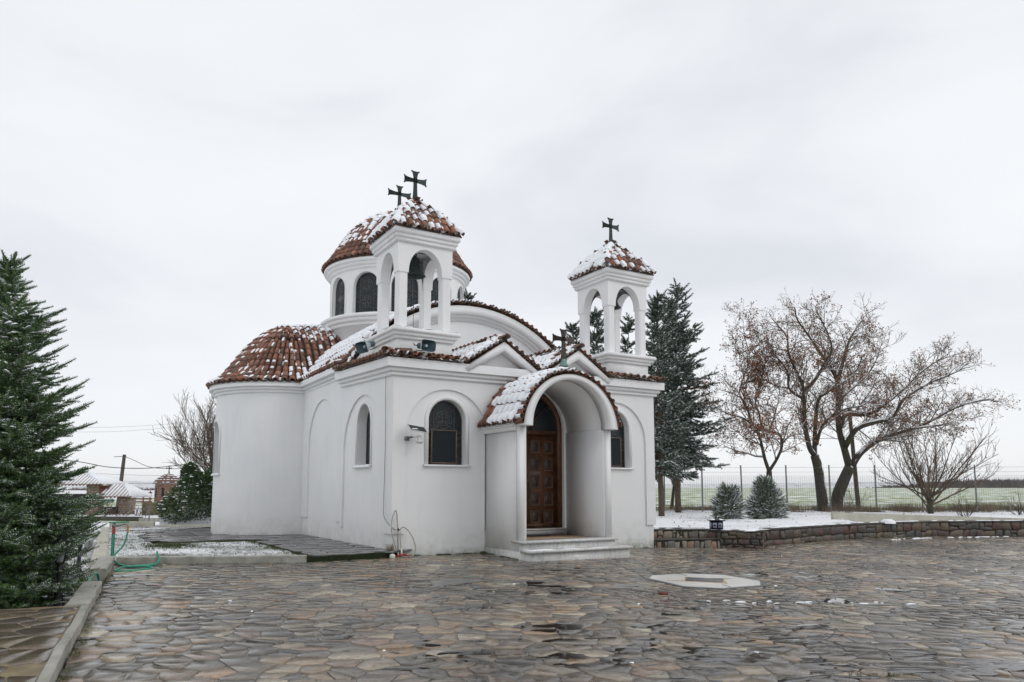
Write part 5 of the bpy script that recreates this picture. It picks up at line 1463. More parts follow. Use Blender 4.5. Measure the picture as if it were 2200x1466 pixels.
lt.rotation_euler = (0, 0, radians(-35)); lt.scale = (1.5, 1.5, 1.2)
m = MB(); m.box((0, 0, .11), (.11, .11, .10)); m.build('lantern_body', NT('navy').done((.015, .022, .06), .4), lt)
m = MB(); m.box((0, 0, .225), (.15, .15, .012)); m.lathe((0, 0, .235), [(.12, 0), (.03, .045), (.015, .06), (.02, .08), (0, .095)], 8); m.build('lantern_roof', M['black'], lt)
for x_ in (-.052, .052):
    m = MB(); m.box((x_, -.113, .11), (.036, .004, .06)); pn = m.build('pane', NT('pale_pane').done((.42, .45, .55), .25), lt)
    m = MB(); m.lathe((x_, -.117, .11), [(.02, -.02), (.026, 0), (.02, .02)], 6); m.build('ornament', M['black'], pn)
for y_ in (-.052, .052):
    m = MB(); m.box((-.113, y_, .11), (.004, .036, .06)); m.build('pane', bpy.data.materials['pale_pane'], lt)
m = MB(); blot(m, 0, 0, .13, .13, .03, .238, 8); m.build('snow', M['snow'], lt, True)
rk = MB(); q = site(13.6, 26.6); rk.lathe((q[0], q[1], .26), [(0, .16), (.14, .15), (.24, .09), (.27, .0)], 10); tag(rk.build('snowy_rock', M['snow'], None, True), 'snow covered boulder in front of the low cream wall', 'rock')

# ------------------------------------------------------------------ fence
FX = [-6.2, -4.2, -2.2, -.2, 1.8, 3.7, 5.6, 7.48, 9.3, 11.2, 13.3, 15.3, 17.4, 19.5, 21.9, 24.4, 27, 29.5, 32, 35, 38, 41]
def fy_(x): return 36.0 - .10 * (x - 7.5)
fence = thing('wire_fence', 'tall galvanised wire mesh fence between the snowy lawn and the field', 'fence')
for i, x in enumerate(FX):
    m = MB(); q = site(x, fy_(x)); lean = random.gauss(0, .03); m.tube([(q[0], q[1], .1), (q[0] + lean, q[1], 2.62)], .035, 8); m.build('post', M['grey'], fence)
m = MB(); V = []; F = []
def wire(a, b, w=.0035):
    m.tube([a, b], w, 3, False)
for x0, x1 in zip(FX[6:], FX[7:]):
    q0, q1 = np.array(site(x0, fy_(x0))), np.array(site(x1, fy_(x1))); n = int((x1 - x0) / .10)
    for j in range(19): wire((*q0, .38 + j * .095), (*q1, .38 + j * .095 + random.gauss(0, .006)))
    for j in range(n):
        q = q0 + (q1 - q0) * (j + .5) / n; wire((*q, .36), (*q, 2.10))
    for z in (2.28, 2.50): wire((*q0, z), (*q1, z), .006)
m.build('wire_mesh', M['wire'], fence, kind='stuff')

# ------------------------------------------------------------------ bare trees
class Tree:
    def __init__(s, rng): s.w = [MB() for _ in range(4)]; s.sn = MB(); s.tips = []; s.r = rng
    def limb(s, P, r0, r1, lv, snow=True, k=None):
        n = len(P); R = [r0 + (r1 - r0) * (i / (n - 1)) ** .8 for i in range(n)]
        s.w[min(3, lv)].tube(P, R, k or (8, 6, 4, 3)[min(3, lv)], lv == 0)
        if snow and r0 > .016:
            Q = []; RR = []
            for i in range(n):
                t = P[min(i + 1, n - 1)] - P[max(i - 1, 0)]; t = t / (np.linalg.norm(t) or 1)
                hz = sqrt(max(0, 1 - t[2] ** 2))
                Q.append(P[i] + np.array((0, 0, R[i] * .62 * hz + .004)) + (s.lee * R[i] * .62 * (1 - hz) if lv == 0 else 0)); RR.append((R[i] * .82 + .006) * (hz ** .6 if hz > .35 else (.62 * s.r.choice((1, 1, .8, .3)) if lv == 0 else .02)) * s.r.uniform(.8, 1.1))
            s.sn.tube(Q, RR, 5 if lv < 2 else 3, False)
        return R
    lee = np.array((0, 0, 0.))
    def path(s, p, d, L, n, wob, grav, curl=None):
        P = [np.array(p, float)]; d = np.array(d, float)
        for i in range(n):
            d = d + np.array([s.r.gauss(0, wob), s.r.gauss(0, wob), s.r.gauss(0, wob) + grav]); d /= np.linalg.norm(d); P.append(P[-1] + d * L / n)
        return P
    def sprout(s, P, R, lv, cfg):
        if lv > cfg['maxlv']: s.tips.append((P[-1], P[-1] - P[-2])); s.tips.append((P[len(P) // 2], P[-1] - P[-2])); return
        D = [np.linalg.norm(b - a) for a, b in zip(P, P[1:])]; tot = sum(D); n = max(2, int(tot * cfg['dens'][lv - 1]))
        for i in range(n):
            u = cfg['t0'][lv - 1] + (1 - cfg['t0'][lv - 1]) * (i + s.r.random()) / n; x = u * tot; j = 0
            while j < len(D) - 1 and x > D[j]: x -= D[j]; j += 1
            f = min(1, x / D[j]); p = P[j] + (P[j + 1] - P[j]) * f; t = (P[j + 1] - P[j]) / D[j]; r = R[j] + (R[j + 1] - R[j]) * f
            q = np.array([s.r.gauss(0, 1), s.r.gauss(0, 1), s.r.gauss(0, 1) * .8]); q -= t * (q @ t); q /= np.linalg.norm(q)
            a = s.r.uniform(.45, 1.0) * cfg['spread']; d = t * cos(a) + q * sin(a) + np.array((0, 0, cfg['up'])); d /= np.linalg.norm(d)
            L = cfg['len'][lv - 1] * s.r.uniform(.55, 1.25) * (1.15 - .55 * u); r0 = max(cfg['rmin'], min(r * .7, cfg['rad'][lv - 1] * L / cfg['len'][lv - 1]))
            Q = s.path(p, d, L, (6, 5, 4, 3)[min(3, lv)], cfg['wob'], cfg['grav']); RR = s.limb(Q, r0, max(cfg['rmin'] * .7, r0 * .35), lv, cfg['snow']); s.sprout(Q, RR, lv + 1, cfg)
    def finish(s, o, bark, twig):
        s.w[0].build('trunk', bark, o, True); m = MB()
        for w in s.w[1:]: m.v += w.v; off = m.n; m.f[3] += [a + off for a in w.f[3]]; m.f[4] += [a + off for a in w.f[4]]; m.g += [[i + off for i in g] for g in w.g]; m.n += w.n
        m.build('crown', twig, o)
        if s.sn.n: s.sn.build('snow', M['snow'], o, True, kind='stuff')
def leaf_tpl(L=.09, w=.055): return (np.array([(0, 0, 0), (w / 2, L * .5, .01), (0, L, 0), (-w / 2, L * .5, .01)]), [(0, 1, 2), (0, 2, 3)])
def rmat(p, s, rng, up=None):
    a = np.array([rng.gauss(0, 1) for _ in range(3)]); a /= np.linalg.norm(a)
    if up is not None: a = up + .6 * a; a /= np.linalg.norm(a)
    b = np.array([rng.gauss(0, 1) for _ in range(3)]); b -= a * (a @ b); b /= np.linalg.norm(b); c = np.cross(b, a)
    Mx = np.eye(4); Mx[:3, 0] = b * s; Mx[:3, 1] = a * s; Mx[:3, 2] = c * s; Mx[:3, 3] = p; return Mx
OAKS = {
'a': (34.6, [[(12.16, 0.2), (12.18, 1.49), (12.19, 2.31)], [(12.19, 2.31), (12.01, 2.89), (11.87, 3.64), (11.76, 4.05), (11.52, 4.39), (11.12, 4.81), (10.3, 5.06), (9.64, 5.48), (9.07, 6.07)], [(11.52, 4.39), (11.3, 5.14), (11.03, 5.73), (10.92, 6.15), (11.2, 7.0), (11.48, 7.76), (11.26, 8.79), (11.21, 9.71)], [(12.19, 2.31), (12.63, 2.97), (12.87, 3.64), (12.68, 4.14), (12.26, 4.14), (11.77, 4.35), (10.94, 4.3), (10.25, 3.64)], [(11.94, 4.3), (11.8, 5.14), (11.66, 5.81), (12.03, 6.83), (12.23, 7.76), (12.1, 8.62)], [(12.87, 3.64), (13.26, 3.97), (13.93, 4.1)], [(12.26, 4.14), (12.55, 4.97), (12.84, 6.07), (12.8, 7.17)]]),
'b': (35.9, [[(15.26, 0.2), (15.15, 1.49), (15.06, 2.51), (14.92, 3.11)], [(14.92, 3.11), (14.68, 3.54), (14.51, 4.67), (14.52, 5.8), (14.47, 6.67), (14.15, 7.38), (13.84, 8.26), (13.79, 9.06), (13.12, 9.96)], [(14.53, 6.32), (15.09, 6.85), (15.65, 7.73), (16.03, 8.44), (15.81, 9.33), (15.42, 10.22), (15.26, 10.67)], [(14.92, 3.11), (15.0, 4.32), (15.21, 5.8), (15.67, 6.24), (16.38, 6.67), (17.11, 7.2), (17.59, 8.17)], [(15.03, 3.63), (15.33, 4.49), (15.87, 5.06), (16.67, 5.45), (17.46, 5.62), (18.37, 6.32)], [(14.57, 5.89), (14.1, 6.15), (13.77, 6.5), (13.72, 7.38), (13.05, 8.26), (12.82, 9.06)]]),
'c': (37.3, [[(16.5, 0.2), (16.61, 1.13), (16.91, 1.84), (17.26, 2.55)], [(17.26, 2.55), (17.04, 3.53), (16.82, 4.52), (16.84, 5.96), (16.85, 7.05), (16.44, 7.88), (16.01, 8.52), (15.51, 9.35), (14.91, 10.28), (14.85, 10.83)], [(16.85, 6.96), (17.27, 8.25), (17.59, 9.17), (18.19, 10.1), (18.58, 10.6)], [(16.87, 4.61), (17.22, 5.28), (18.29, 5.26), (19.22, 5.78), (20.36, 6.69), (21.12, 7.42), (22.08, 8.05), (23.02, 8.4)], [(17.09, 3.62), (17.72, 4.52), (18.72, 4.88), (19.64, 5.15), (20.23, 6.05), (21.54, 6.87), (22.47, 7.24), (23.5, 7.7)], [(17.35, 2.59), (17.83, 3.26), (18.67, 3.89), (19.59, 4.25), (20.5, 4.52), (21.42, 4.88), (22.82, 5.6), (24.0, 5.96), (24.9, 6.05)], [(16.84, 5.96), (17.46, 6.51), (18.31, 7.24), (18.9, 8.06), (19.32, 9.17)], [(20.5, 4.52), (21.13, 4.61), (22.4, 4.79), (23.25, 5.33)]])}
def oak(key, label, r0, seed, leaves):
    D, L = OAKS[key]; rng = random.Random(seed); T = Tree(rng); o = thing('oak_tree', label, 'tree', 'oaks along the fence')
    T.lee = np.array((*[(a - b) for a, b in zip(site(.62, -.78), site(0, 0))], 0))
    rad = [r0, r0 * .62, r0 * .42, r0 * .55, r0 * .38, r0 * .34, r0 * .3, r0 * .28]
    cfg = dict(maxlv=3, dens=(4.5, 5.2, 5.6), t0=(.12, .12, .1), len=(1.55, .85, .42), rad=(.032, .017, .011), rmin=.0075, spread=1.2, up=.16, wob=.17, grav=.03, snow=True)
    if key == 'c': rad = [r0, r0 * .66, r0 * .36, r0 * .45, r0 * .5, r0 * .62, r0 * .3, r0 * .25]
    for i, l in enumerate(L):
        sg = rng.choice((-1, 1)) * rng.uniform(.1, .42); P = []
        x0 = l[0]
        for (x, z) in l:
            dd = hypot(x - x0[0], z - x0[1]) * sg if i else 0
            dd += {3: .35, 4: -.2}.get(i, 0) * 0
            q = site(x * (D + dd) / D, D + dd); P.append(np.array((q[0], q[1], 1.6 + (z - 1.6) * (D + dd) / D)))
        P = smooth_path(P, 3); n = len(P)
        if i == 0: P[0][2] = .2
        R = T.limb(P, rad[i] * (1.15 if i == 0 else 1), rad[i] * (.85 if i == 0 else .16), 0)
        if i: T.sprout(P, R, 1, cfg)
    T.finish(o, M['bark'], M['twig'])
    lf = MB(); mats = []
    for p, d in T.tips:
        f = noise.noise(Vector((p[0] * .55 + seed, p[1] * .55, p[2] * .55)))
        if rng.random() < leaves * (1.2 if f > .05 else .35):
            for _ in range(rng.randint(2, 4)): mats.append(rmat(p + np.array([rng.gauss(0, .06) for _ in range(3)]), rng.uniform(.7, 1.3), rng))
    lf.inst(leaf_tpl(), mats); lf.build('leaves', M['brownleaf'], o, kind='stuff')
    return o
oak('a', 'bare oak with brown leaves forking low behind the larger round shrub', .15, 3, .85)
oak('b', 'upright bare oak with snow streaked trunk left of a wide spreading oak', .24, 4, .42)
oak('c', 'wide spreading bare oak whose snowy limbs reach far over the field', .30, 8, .50)

def bare_tree(label, x, y, z, h, spread, r0, seed, stems, cfg, bark, twig, group=None, leaves=0):
    rng = random.Random(seed); T = Tree(rng); o = thing('bare_tree', label, 'tree', group)
    q = site(x, y); base = np.array((q[0], q[1], z))
    if stems == 1:
        P = T.path(base, (0, 0, 1), h * .42, 6, .05, .02); R = T.limb(P, r0, r0 * .6, 0, False); tops = [(P[-1], 8), (P[4], 5), (P[3], 4), (P[5], 6)]
    else: 
        P = T.path(base, (0, 0, 1), .9, 3, .03, .0); T.limb(P, r0, r0 * .8, 0, False); tops = [(P[1], 3), (P[2], 7), (P[3], 9)]
    for p, n in tops:
        for i in range(n):
            a = rng.random() * 6.28; el = rng.uniform(*spread); d = (cos(a) * cos(el), sin(a) * cos(el), sin(el)); L = (h - (p[2] - z)) * rng.uniform(.75, 1.0) * (1 if el > .7 else .85)
            Q = T.path(p, d, L, 9, .07, .035); R = T.limb(Q, r0 * rng.uniform(.2, .38), .010, 1, cfg['snow']); T.sprout(Q, R, 2, cfg)
    T.finish(o, bark, twig)
    if leaves:
        mats = [rmat(p, rng.uniform(.8, 1.4), rng) for p, d in T.tips if rng.random() < leaves]; lf = MB(); lf.inst(leaf_tpl(), mats); lf.build('leaves', M['brownleaf'], o, kind='stuff')
    return o
c0 = dict(maxlv=3, dens=(3, 3.6, 5.4), t0=(.15, .15, .15), len=(1.8, 1.1, .55), rad=(.03, .016, .010), rmin=.008, spread=.75, up=.22, wob=.08, grav=.05, snow=False)
bare_tree('many stemmed bare shrub-like tree spreading like a fan by the fence', 18.71, 32.8, .15, 4.6, (.45, 1.45), .14, 21, 2, c0, M['bark'], M['twig'], None, .05)
c1_ = dict(c0, dens=(3, 4.0, 5.0), len=(1.8, 1.7, .8), rad=(.04, .022, .014), rmin=.012, snow=True)
bare_tree('large bare tree rising behind the dark laurel bush near the apse', -18.0, 44, -.4, 7.7, (.3, 1.4), .20, 22, 1, c1_, M['bark'], M['twig'])
bare_tree('thin pale bare tree between the conifers and the first oak', 8.9, 41, .2, 6.4, (.5, 1.4), .10, 23, 1, dict(c0, dens=(2, 1.8, 2.4)), M['bark'], M['twig_far'])
c2_ = dict(maxlv=3, dens=(2, 2.4, 3), t0=(.2, .2, .2), len=(1, .5, .3), rad=(.012, .008, .006), rmin=.005, spread=.8, up=.1, wob=.12, grav=.0, snow=False)
def shrublet(label, x, y, z, h, seed, n, mat='twig', group=None):
    rng = random.Random(seed); T = Tree(rng); o = thing('bare_shrub', label, 'shrub', group); q = site(x, y)
    for i in range(n):
        a = rng.random() * 6.28; el = rng.uniform(.5, 1.5); Q = T.path((q[0] + rng.gauss(0, .08), q[1] + rng.gauss(0, .08), z), (cos(a) * cos(el), sin(a) * cos(el), sin(el)), h * rng.uniform(.6, 1.1), 5, .12, .01)
        R = T.limb(Q, .013, .006, 1, False); T.sprout(Q, R, 2, c2_)
    m = MB(); m.tube([(q[0], q[1], z - .15), (q[0], q[1], z + .05)], .02, 5); T.w[0] = m; T.finish(o, M['bark'], M[mat]); return o
for i, (x, y, h) in enumerate(((19.2, 31.2, 1.1), (21.9, 31.6, 1.25), (23.6, 31, .9), (15.3, 33.5, .9), (17.0, 36.8, 1.4))):
    shrublet(['small bare brown shrub just before the fan shaped tree', 'tangled bare brown shrub below the second last fence post in view', 'bare brown shrub nearest the small snowy fir at the picture edge', 'sparse bare shrub at the foot of the fence post beside the snow streaked oak', 'thin bare sapling growing at the foot of the wide spreading oak'][i], x, y, .2, h, 50 + i, 14, 'bark' if i < 3 else 'twig', 'bare shrubs along the fence')
for i, (x, y, h) in enumerate(((-24.9, 45.5, 1.3), (-23.9, 44.8, 1.2), (-23.1, 45.2, 1.0), (-25.6, 46, 1.0))):
    shrublet(['reddish bare shrub before the right side of the thick gate pillar', 'reddish bare shrub between the two gate pillars', 'reddish bare shrub in front of the slimmer gate pillar', 'reddish bare shrub at the foot of the thick gate pillar'][i], x, y, -.45, h, 60 + i, 16, 'bark_red', 'bare shrubs before the gate')

# dry weeds along the fence
m = MB(); rng = random.Random(3)
def weeds(m, x0, x1, y0, y1, n, zf, h):
    for _ in range(n):
        x = rng.uniform(x0, x1); y = rng.uniform(y0, y1)
        if noise.noise(Vector((x * .8, y * .8, 7))) < -.05: continue
        q = site(x, y); z = zf
        for _k in range(7):
            a = rng.random() * 6.28; hh = h * rng.uniform(.4, 1.2); w = .008; lx_, ly_ = rng.gauss(0, .12) * hh * 2, rng.gauss(0, .12) * hh * 2; px, py = q[0] + rng.gauss(0, .1), q[1] + rng.gauss(0, .1)
            m.add([(px - w * cos(a), py - w * sin(a), z), (px + w * cos(a), py + w * sin(a), z), (px + lx_, py + ly_, z + hh)], [(0, 1, 2)])
weeds(m, 12, 26, 34.5, 39, 2600, .33, .42); weeds(m, 6, 12, 36.6, 42, 800, .33, .3); weeds(m, 26, 40, 33, 42, 1500, .33, .5)
weeds(m, 6, 60, 300, 330, 1500, .25, 1.3)
m.build('dry_weeds', M['drygrass'], None, kind='stuff')

# ------------------------------------------------------------------ conifers
def brush_tpl(n, L, nl, w, core, rng, flat=.6, fwd=.55):
    V = []; F = []
    for i in range(n):
        y = L * (i + .5) / n; a = i * 2.4 + rng.uniform(-.3, .3); l = nl * rng.uniform(.8, 1.15) * (1 - .35 * (i / n) ** 4)
        dx, dz = cos(a), sin(a) * flat + .15; dn = hypot(dx, dz); dx /= dn; dz /= dn
        b = len(V); V += [(-w * dz * .5, y - w * .5, w * dx * .5), (w * dz * .5, y + w * .5, -w * dx * .5), (dx * l, y + fwd * l, dz * l)]; F.append((b, b + 1, b + 2))
    b = len(V)
    for y, r in ((0, core), (L * .55, core * 1.1), (L * 1.02, 0.)):
        for j in range(3): V.append((r * cos(j * 2.09), y, r * sin(j * 2.09) * flat))
    for q in (0, 3):
        for j in range(3): F.append((b + q + j, b + q + (j + 1) % 3, b + q + 3 + (j + 1) % 3, b + q + 3 + j))
    return np.array(V), F
def axmat(p, d, s, rng, up=(0, 0, 1)):
    d = d / (np.linalg.norm(d) or 1); u = np.array(up, float); x = np.cross(d, u); l = np.linalg.norm(x)
    x = x / l if l > 1e-3 else np.array((1., 0, 0)); z = np.cross(x, d); Mx = np.eye(4); Mx[:3, 0] = x * s; Mx[:3, 1] = d * s; Mx[:3, 2] = z * s; Mx[:3, 3] = p; return Mx
rb = random.Random(77)
FIRB = [brush_tpl(26, .125, .030, .0085, .011, rb, .75) for _ in range(3)]
BIGB = [brush_tpl(22, .30, .085, .034, .022, rb, .9, .8) for _ in range(3)]
def snow_lump(rng, L, w, h):
    V = [(0, 0, 0)]; F = []; V = []
    for i, (t, q) in enumerate(((0, 0), (.2, .8), (.5, 1), (.8, .75), (1, 0))):
        for j in range(4): a = pi * j / 3; V.append((w * q * cos(a), L * t, h * q * sin(a)))
    return np.array(V), [(i * 4 + j, i * 4 + j + 1, i * 4 + 5 + j, i * 4 + 4 + j) for i in range(4) for j in range(3)]
def conifer(name, label, cat, x, y, z0, z1, zc, rf, seed, whorl, nb, el, curve, tw_sp, tw_len, brushes, bs, needle, bark, r0, snowf, snow_tpl, group=None, lobes=None, sub=True, uv=None):
    rng = random.Random(seed); o = thing(name, label, cat, group); q = uv or site(x, y); base = np.array((q[0], q[1], 0.))
    tr = MB(); br = MB(); mats = []; sm = []
    top = z1; n = 10; tp = [base + np.array((rng.gauss(0, .015) * i, rng.gauss(0, .015) * i, z0 + (top - z0) * i / n)) for i in range(n + 1)]
    tr.tube(tp, [r0 * (1 - .93 * i / n) for i in range(n + 1)], 8); tr.build('trunk', bark, o, True)
    def axis_at(z): t = (z - z0) / (top - z0) * n; i = min(n - 1, max(0, int(t))); return tp[i] + (tp[i + 1] - tp[i]) * (t - i)
    def twig(p, d, L, lvl):
        k = max(1, int(L / (bs * .72))); P = [p]
        for i in range(k):
            mats.append(axmat(p, d, rng.uniform(.9, 1.15) * (bs / brushes[0][2]), rng)); 
            if snowf(p, rng) : sm.append(axmat(p + np.array((0, 0, .012)), d + np.array((0, 0, .05)), rng.uniform(.7, 1.25) * (bs / brushes[0][2]), rng))
            p = p + d * bs * .72; d = d + np.array([rng.gauss(0, .06), rng.gauss(0, .06), rng.gauss(.02, .05)]); d /= np.linalg.norm(d); P.append(p)
            if lvl and i < k - 1:
                for sg in (-1, 1):
                    if rng.random() < .8:
                        sd_ = np.cross(d, (0, 0, 1)) * sg; nd = d * .75 + sd_ * .7 + np.array((0, 0, rng.gauss(0, .12))); nd /= np.linalg.norm(nd); twig(p, nd, L * .5 * (1 - .5 * i / k), 0)
    z = zc; wi = 0
    while z < top - .05:
        R = rf(z); f = (z - zc) / (top - zc); m_ = max(3, int(round(nb * (1 - .35 * f)))); a0 = rng.random() * 6.28
        for i in range(m_):
            a = a0 + 2 * pi * i / m_ + rng.gauss(0, .2); L = R * rng.uniform(.72, 1.12)
            if lobes: L *= lobes(a, z)
            e = el(f) + rng.gauss(0, .08); zz = z + rng.uniform(-.5, .5) * whorl; p = axis_at(zz) if zz < top else axis_at(top - .05)
            d = np.array((cos(a) * cos(e), sin(a) * cos(e), sin(e))); k = max(3, int(L / tw_sp)); P = [p.copy()]
            for j in range(k):
                d = d + np.array((rng.gauss(0, .02), rng.gauss(0, .02), curve(f, j / k) + rng.gauss(0, .015))); d /= np.linalg.norm(d); p = p + d * L / k; P.append(p.copy())
                t = (j + 1) / k
                if t < .12: continue
                for sg in (-1, 1):
                    sd_ = np.cross(d, (0, 0, 1)); sd_ = sd_ / (np.linalg.norm(sd_) or 1) * sg
                    nd = d * rng.uniform(.6, .9) + sd_ * .75 + np.array((0, 0, rng.gauss(.02, .15 if bs < .2 else .42))); nd /= np.linalg.norm(nd)
                    twig(p, nd, tw_len * L * (1.05 - t) * rng.uniform(.7, 1.2) + bs * .8, 1 if sub and t < .75 else 0)
                if rng.random() < .5: mats.append(axmat(p, d + np.array((0, 0, .25)), bs / brushes[0][2], rng))
            twig(p, d, bs * 1.6, 0)
            br.tube(P, [max(.004, r0 * .22 * (1 - f * .6) * (1 - .85 * j / k)) for j in range(len(P))], 4, False)
        z += whorl; wi += 1
    for j in range(int(.5 / (bs * .7))): mats.append(axmat(axis_at(top - .4 + j * bs * .7), np.array((rng.gauss(0, .03), rng.gauss(0, .03), 1.)), bs / brushes[0][2], rng, (1, 0, 0)))
    br.build('branches', bark, o); rng.shuffle(mats); m = MB(); nb_ = len(brushes)
    for i in range(nb_): m.inst(brushes[i][:2], mats[i::nb_])
    m.build('crown', needle, o)
    if sm: s_ = MB(); s_.inst(snow_tpl, sm); s_.build('snow', M['snow'], o, True, kind='stuff')
    print(label[:30], 'brushes', len(mats), 'snow', len(sm)); return o
FB = [(*b, .125) for b in FIRB]; BB = [(*b, .30) for b in BIGB]
def rf_fir(z):
    T_ = [(-.2, .95), (.2, 1.2), (.8, 1.28), (1.3, 1.2), (2.0, .95), (2.45, 1.08), (2.8, .82), (3.1, .78), (3.7, .55), (4.3, .24), (4.55, .12), (4.7, .05), (5.05, .02)]
    return float(np.interp(z, [a for a, b in T_], [b for a, b in T_]))
conifer('fir_tree', 'dense green fir with snowy upper twigs at the left edge of the forecourt', 'tree', 0, 0, -.45, 4.92, .02, rf_fir, 5, .125, 10,
        lambda f: -.10 + .62 * f ** 1.2, lambda f, t: (.045 if t > .3 else -.01), .075, .38, FB, .15, M['needle'], M['bark_red'], .085,
        lambda p, r: r.random() < max(0, (p[2] - 1.6) / 3.4) ** 1.3 * .7, snow_lump(rb, .12, .020, .020), uv=(-7.36, -3.30))
def rf_c2(z): return float(np.interp(z, [1.8, 3, 4.5, 6, 7.5, 9, 10.2, 11.2], [1.5, 1.75, 1.75, 1.6, 1.35, .95, .5, .15]))
lob = lambda a, z: 1 + .45 * noise.noise(Vector((cos(a) * 1.5, sin(a) * 1.5, z * .7)))
sn2 = lambda p, r: r.random() < .16
SL2 = snow_lump(rb, .26, .06, .045)
cdr = lambda f, t: -.02 + .07 * t
conifer('conifer_tree', 'tall dark conifer dusted with snow whose trunk stands clear of the church corner', 'tree', 7.75, 34.2, .1, 11.0, 2.4, rf_c2, 6, .36, 6, lambda f: -.05 + .75 * f, cdr, .19, .36, BB, .30, M['needle_blue'], M['bark_red'], .15, sn2, SL2, 'dark conifers behind the church', lob)
conifer('conifer_tree', 'dark conifer half hidden by the far corner of the church', 'tree', 6.15, 30.2, .1, 9.4, 2.2, lambda z: rf_c2(z + 1.6) * .62, 7, .34, 6, lambda f: .1 + .8 * f, cdr, .19, .34, BB, .28, M['needle_blue'], M['bark_red'], .13, sn2, SL2, 'dark conifers behind the church', lob)
conifer('conifer_tree', 'slim secondary conifer top rising beside the tallest dark conifer', 'tree', 8.25, 36.3, .1, 10.7, 4.5, lambda z: rf_c2(z + .9) * .6, 8, .36, 5, lambda f: .1 + .8 * f, cdr, .2, .33, BB, .30, M['needle_blue'], M['bark_red'], .10, sn2, SL2, 'dark conifers behind the church', lob)
conifer('conifer_tree', 'conifer seen through the left arch of the farther bell tower', 'tree', 4.15, 34, .1, 9.85, 4.5, lambda z: rf_c2(z + 1.3) * .75, 9, .38, 6, lambda f: .1 + .75 * f, cdr, .22, .33, BB, .32, M['needle_blue'], M['bark_red'], .12, sn2, SL2, 'dark conifers behind the church', lob)
conifer('conifer_tree', 'loose conifer seen through the right arch of the farther bell tower', 'tree', 5.75, 35.5, .1, 9.9, 5.0, lambda z: rf_c2(z + 1.8) * .62, 10, .5, 4, lambda f: .1 + .75 * f, cdr, .34, .3, BB, .32, M['needle_blue'], M['bark_red'], .10, sn2, SL2, 'dark conifers behind the church', lob)
conifer('conifer_tree', 'small conifer tip showing left of the farther bell tower', 'tree', 3.0, 34.6, .1, 9.2, 5.5, lambda z: rf_c2(z + 2.1) * .6, 12, .4, 5, lambda f: .1 + .75 * f, cdr, .22, .33, BB, .32, M['needle_blue'], M['bark_red'], .09, sn2, SL2, 'dark conifers behind the church', lob)
conifer('conifer_tree', 'conifer tip peeping above the big arched gable beside the dome', 'tree', -2.35, 35, .1, 10.75, 7.0, lambda z: rf_c2(z + .6) * .6, 13, .4, 5, lambda f: .1 + .75 * f, cdr, .22, .33, BB, .32, M['needle_blue'], M['bark_red'], .09, sn2, SL2, 'dark conifers behind the church', lob)
conifer('young_fir', 'small snowy fir at the far right end of the fence', 'tree', 24.5, 31.0, .1, 2.1, .25, lambda z: 1.35 * (1 - z / 2.3), 14, .22, 7, lambda f: .05 + .7 * f, cdr, .2, .35, BB, .22, M['needle_blue'], M['bark_red'], .05, lambda p, r: r.random() < .5, SL2)

# clipped evergreen shrubs
def leafball(name, label, cat, x, y, z, blobs, n, tpl, mat, seed, upb, snow_n=0, group=None, stem=None, uv=None, snow_s=(.05, .12)):
    rng = random.Random(seed); o = thing(name, label, cat, group); q = uv or site(x, y); mats = []; sm = MB()
    for _ in range(n):
        bx, by, bz, rx, rz = rng.choice(blobs)
        while True:
            v = np.array([rng.gauss(0, 1) for _ in range(3)]); v /= np.linalg.norm(v)
            r = rng.uniform(.55, 1.03) ** .5
            p = np.array((q[0] + bx + v[0] * rx * r, q[1] + by + v[1] * rx * r, z + bz + v[2] * rz * r))
            if p[2] > z - .02: break
        if noise.noise(Vector((p[0] * 2.2, p[1] * 2.2, p[2] * 2.2))) < -.28: continue
        mats.append(rmat(p, rng.uniform(.7, 1.3), rng, np.array((v[0] * .7, v[1] * .7, upb + v[2] * .5))))
    m = MB(); m.inst(tpl, mats); m.build('foliage', mat, o)
    for i in range(snow_n):
        bx, by, bz, rx, rz = rng.choice(blobs); v = np.array([rng.gauss(0, 1), rng.gauss(0, 1), abs(rng.gauss(0, .8)) - .15]); v /= np.linalg.norm(v)
        blot(sm, q[0] + bx + v[0] * rx * .98, q[1] + by + v[1] * rx * .98, rng.uniform(*snow_s), rng.uniform(*snow_s) * .7, .03, z + bz + v[2] * rz * .99, i)
    if snow_n: sm.build('snow', M['snow'], o, True, kind='stuff')
    t = MB()
    if stem: t.tube([(q[0] + stem[0], q[1] + stem[1], z - .3), (q[0] + stem[0] * .8, q[1] + stem[1] * .8, z + stem[2])], [.10, .06], 7)
    else: t.tube([(q[0], q[1], z - .1), (q[0], q[1], z + .8)], .04, 5)
    t.build('stem', M['bark'], o); return o
SPRIG = (np.array([(-.007, 0, 0), (.007, 0, 0), (.011, .12, .006), (-.011, .12, -.006), (0, .26, 0)]), [(0, 1, 2, 3), (3, 2, 4)])
leafball('round_shrub', 'small rounded evergreen shrub streaked with snow near the side steps', 'shrub', 8.12, 27.5, .33, [(0, 0, .5, .40, .5), (.16, 0, .85, .22, .45), (-.14, .1, .4, .36, .5), (-.1, 0, .95, .18, .3), (.1, 0, .3, .42, .3)], 5200, SPRIG, M['hedge'], 31, .45, 60, 'snowy evergreen shrubs', None, None, (.02, .06))
leafball('round_shrub', 'larger rounded evergreen shrub streaked with snow in front of the first oak', 'shrub', 9.86, 28.4, .33, [(0, 0, .6, .6, .6), (.42, .1, .5, .38, .6), (-.38, 0, .5, .38, .6), (-.1, 0, 1.1, .28, .42), (.25, 0, 1.0, .25, .45), (0, 0, .3, .7, .35)], 10500, SPRIG, M['hedge'], 32, .45, 110, 'snowy evergreen shrubs', None, None, (.02, .06))
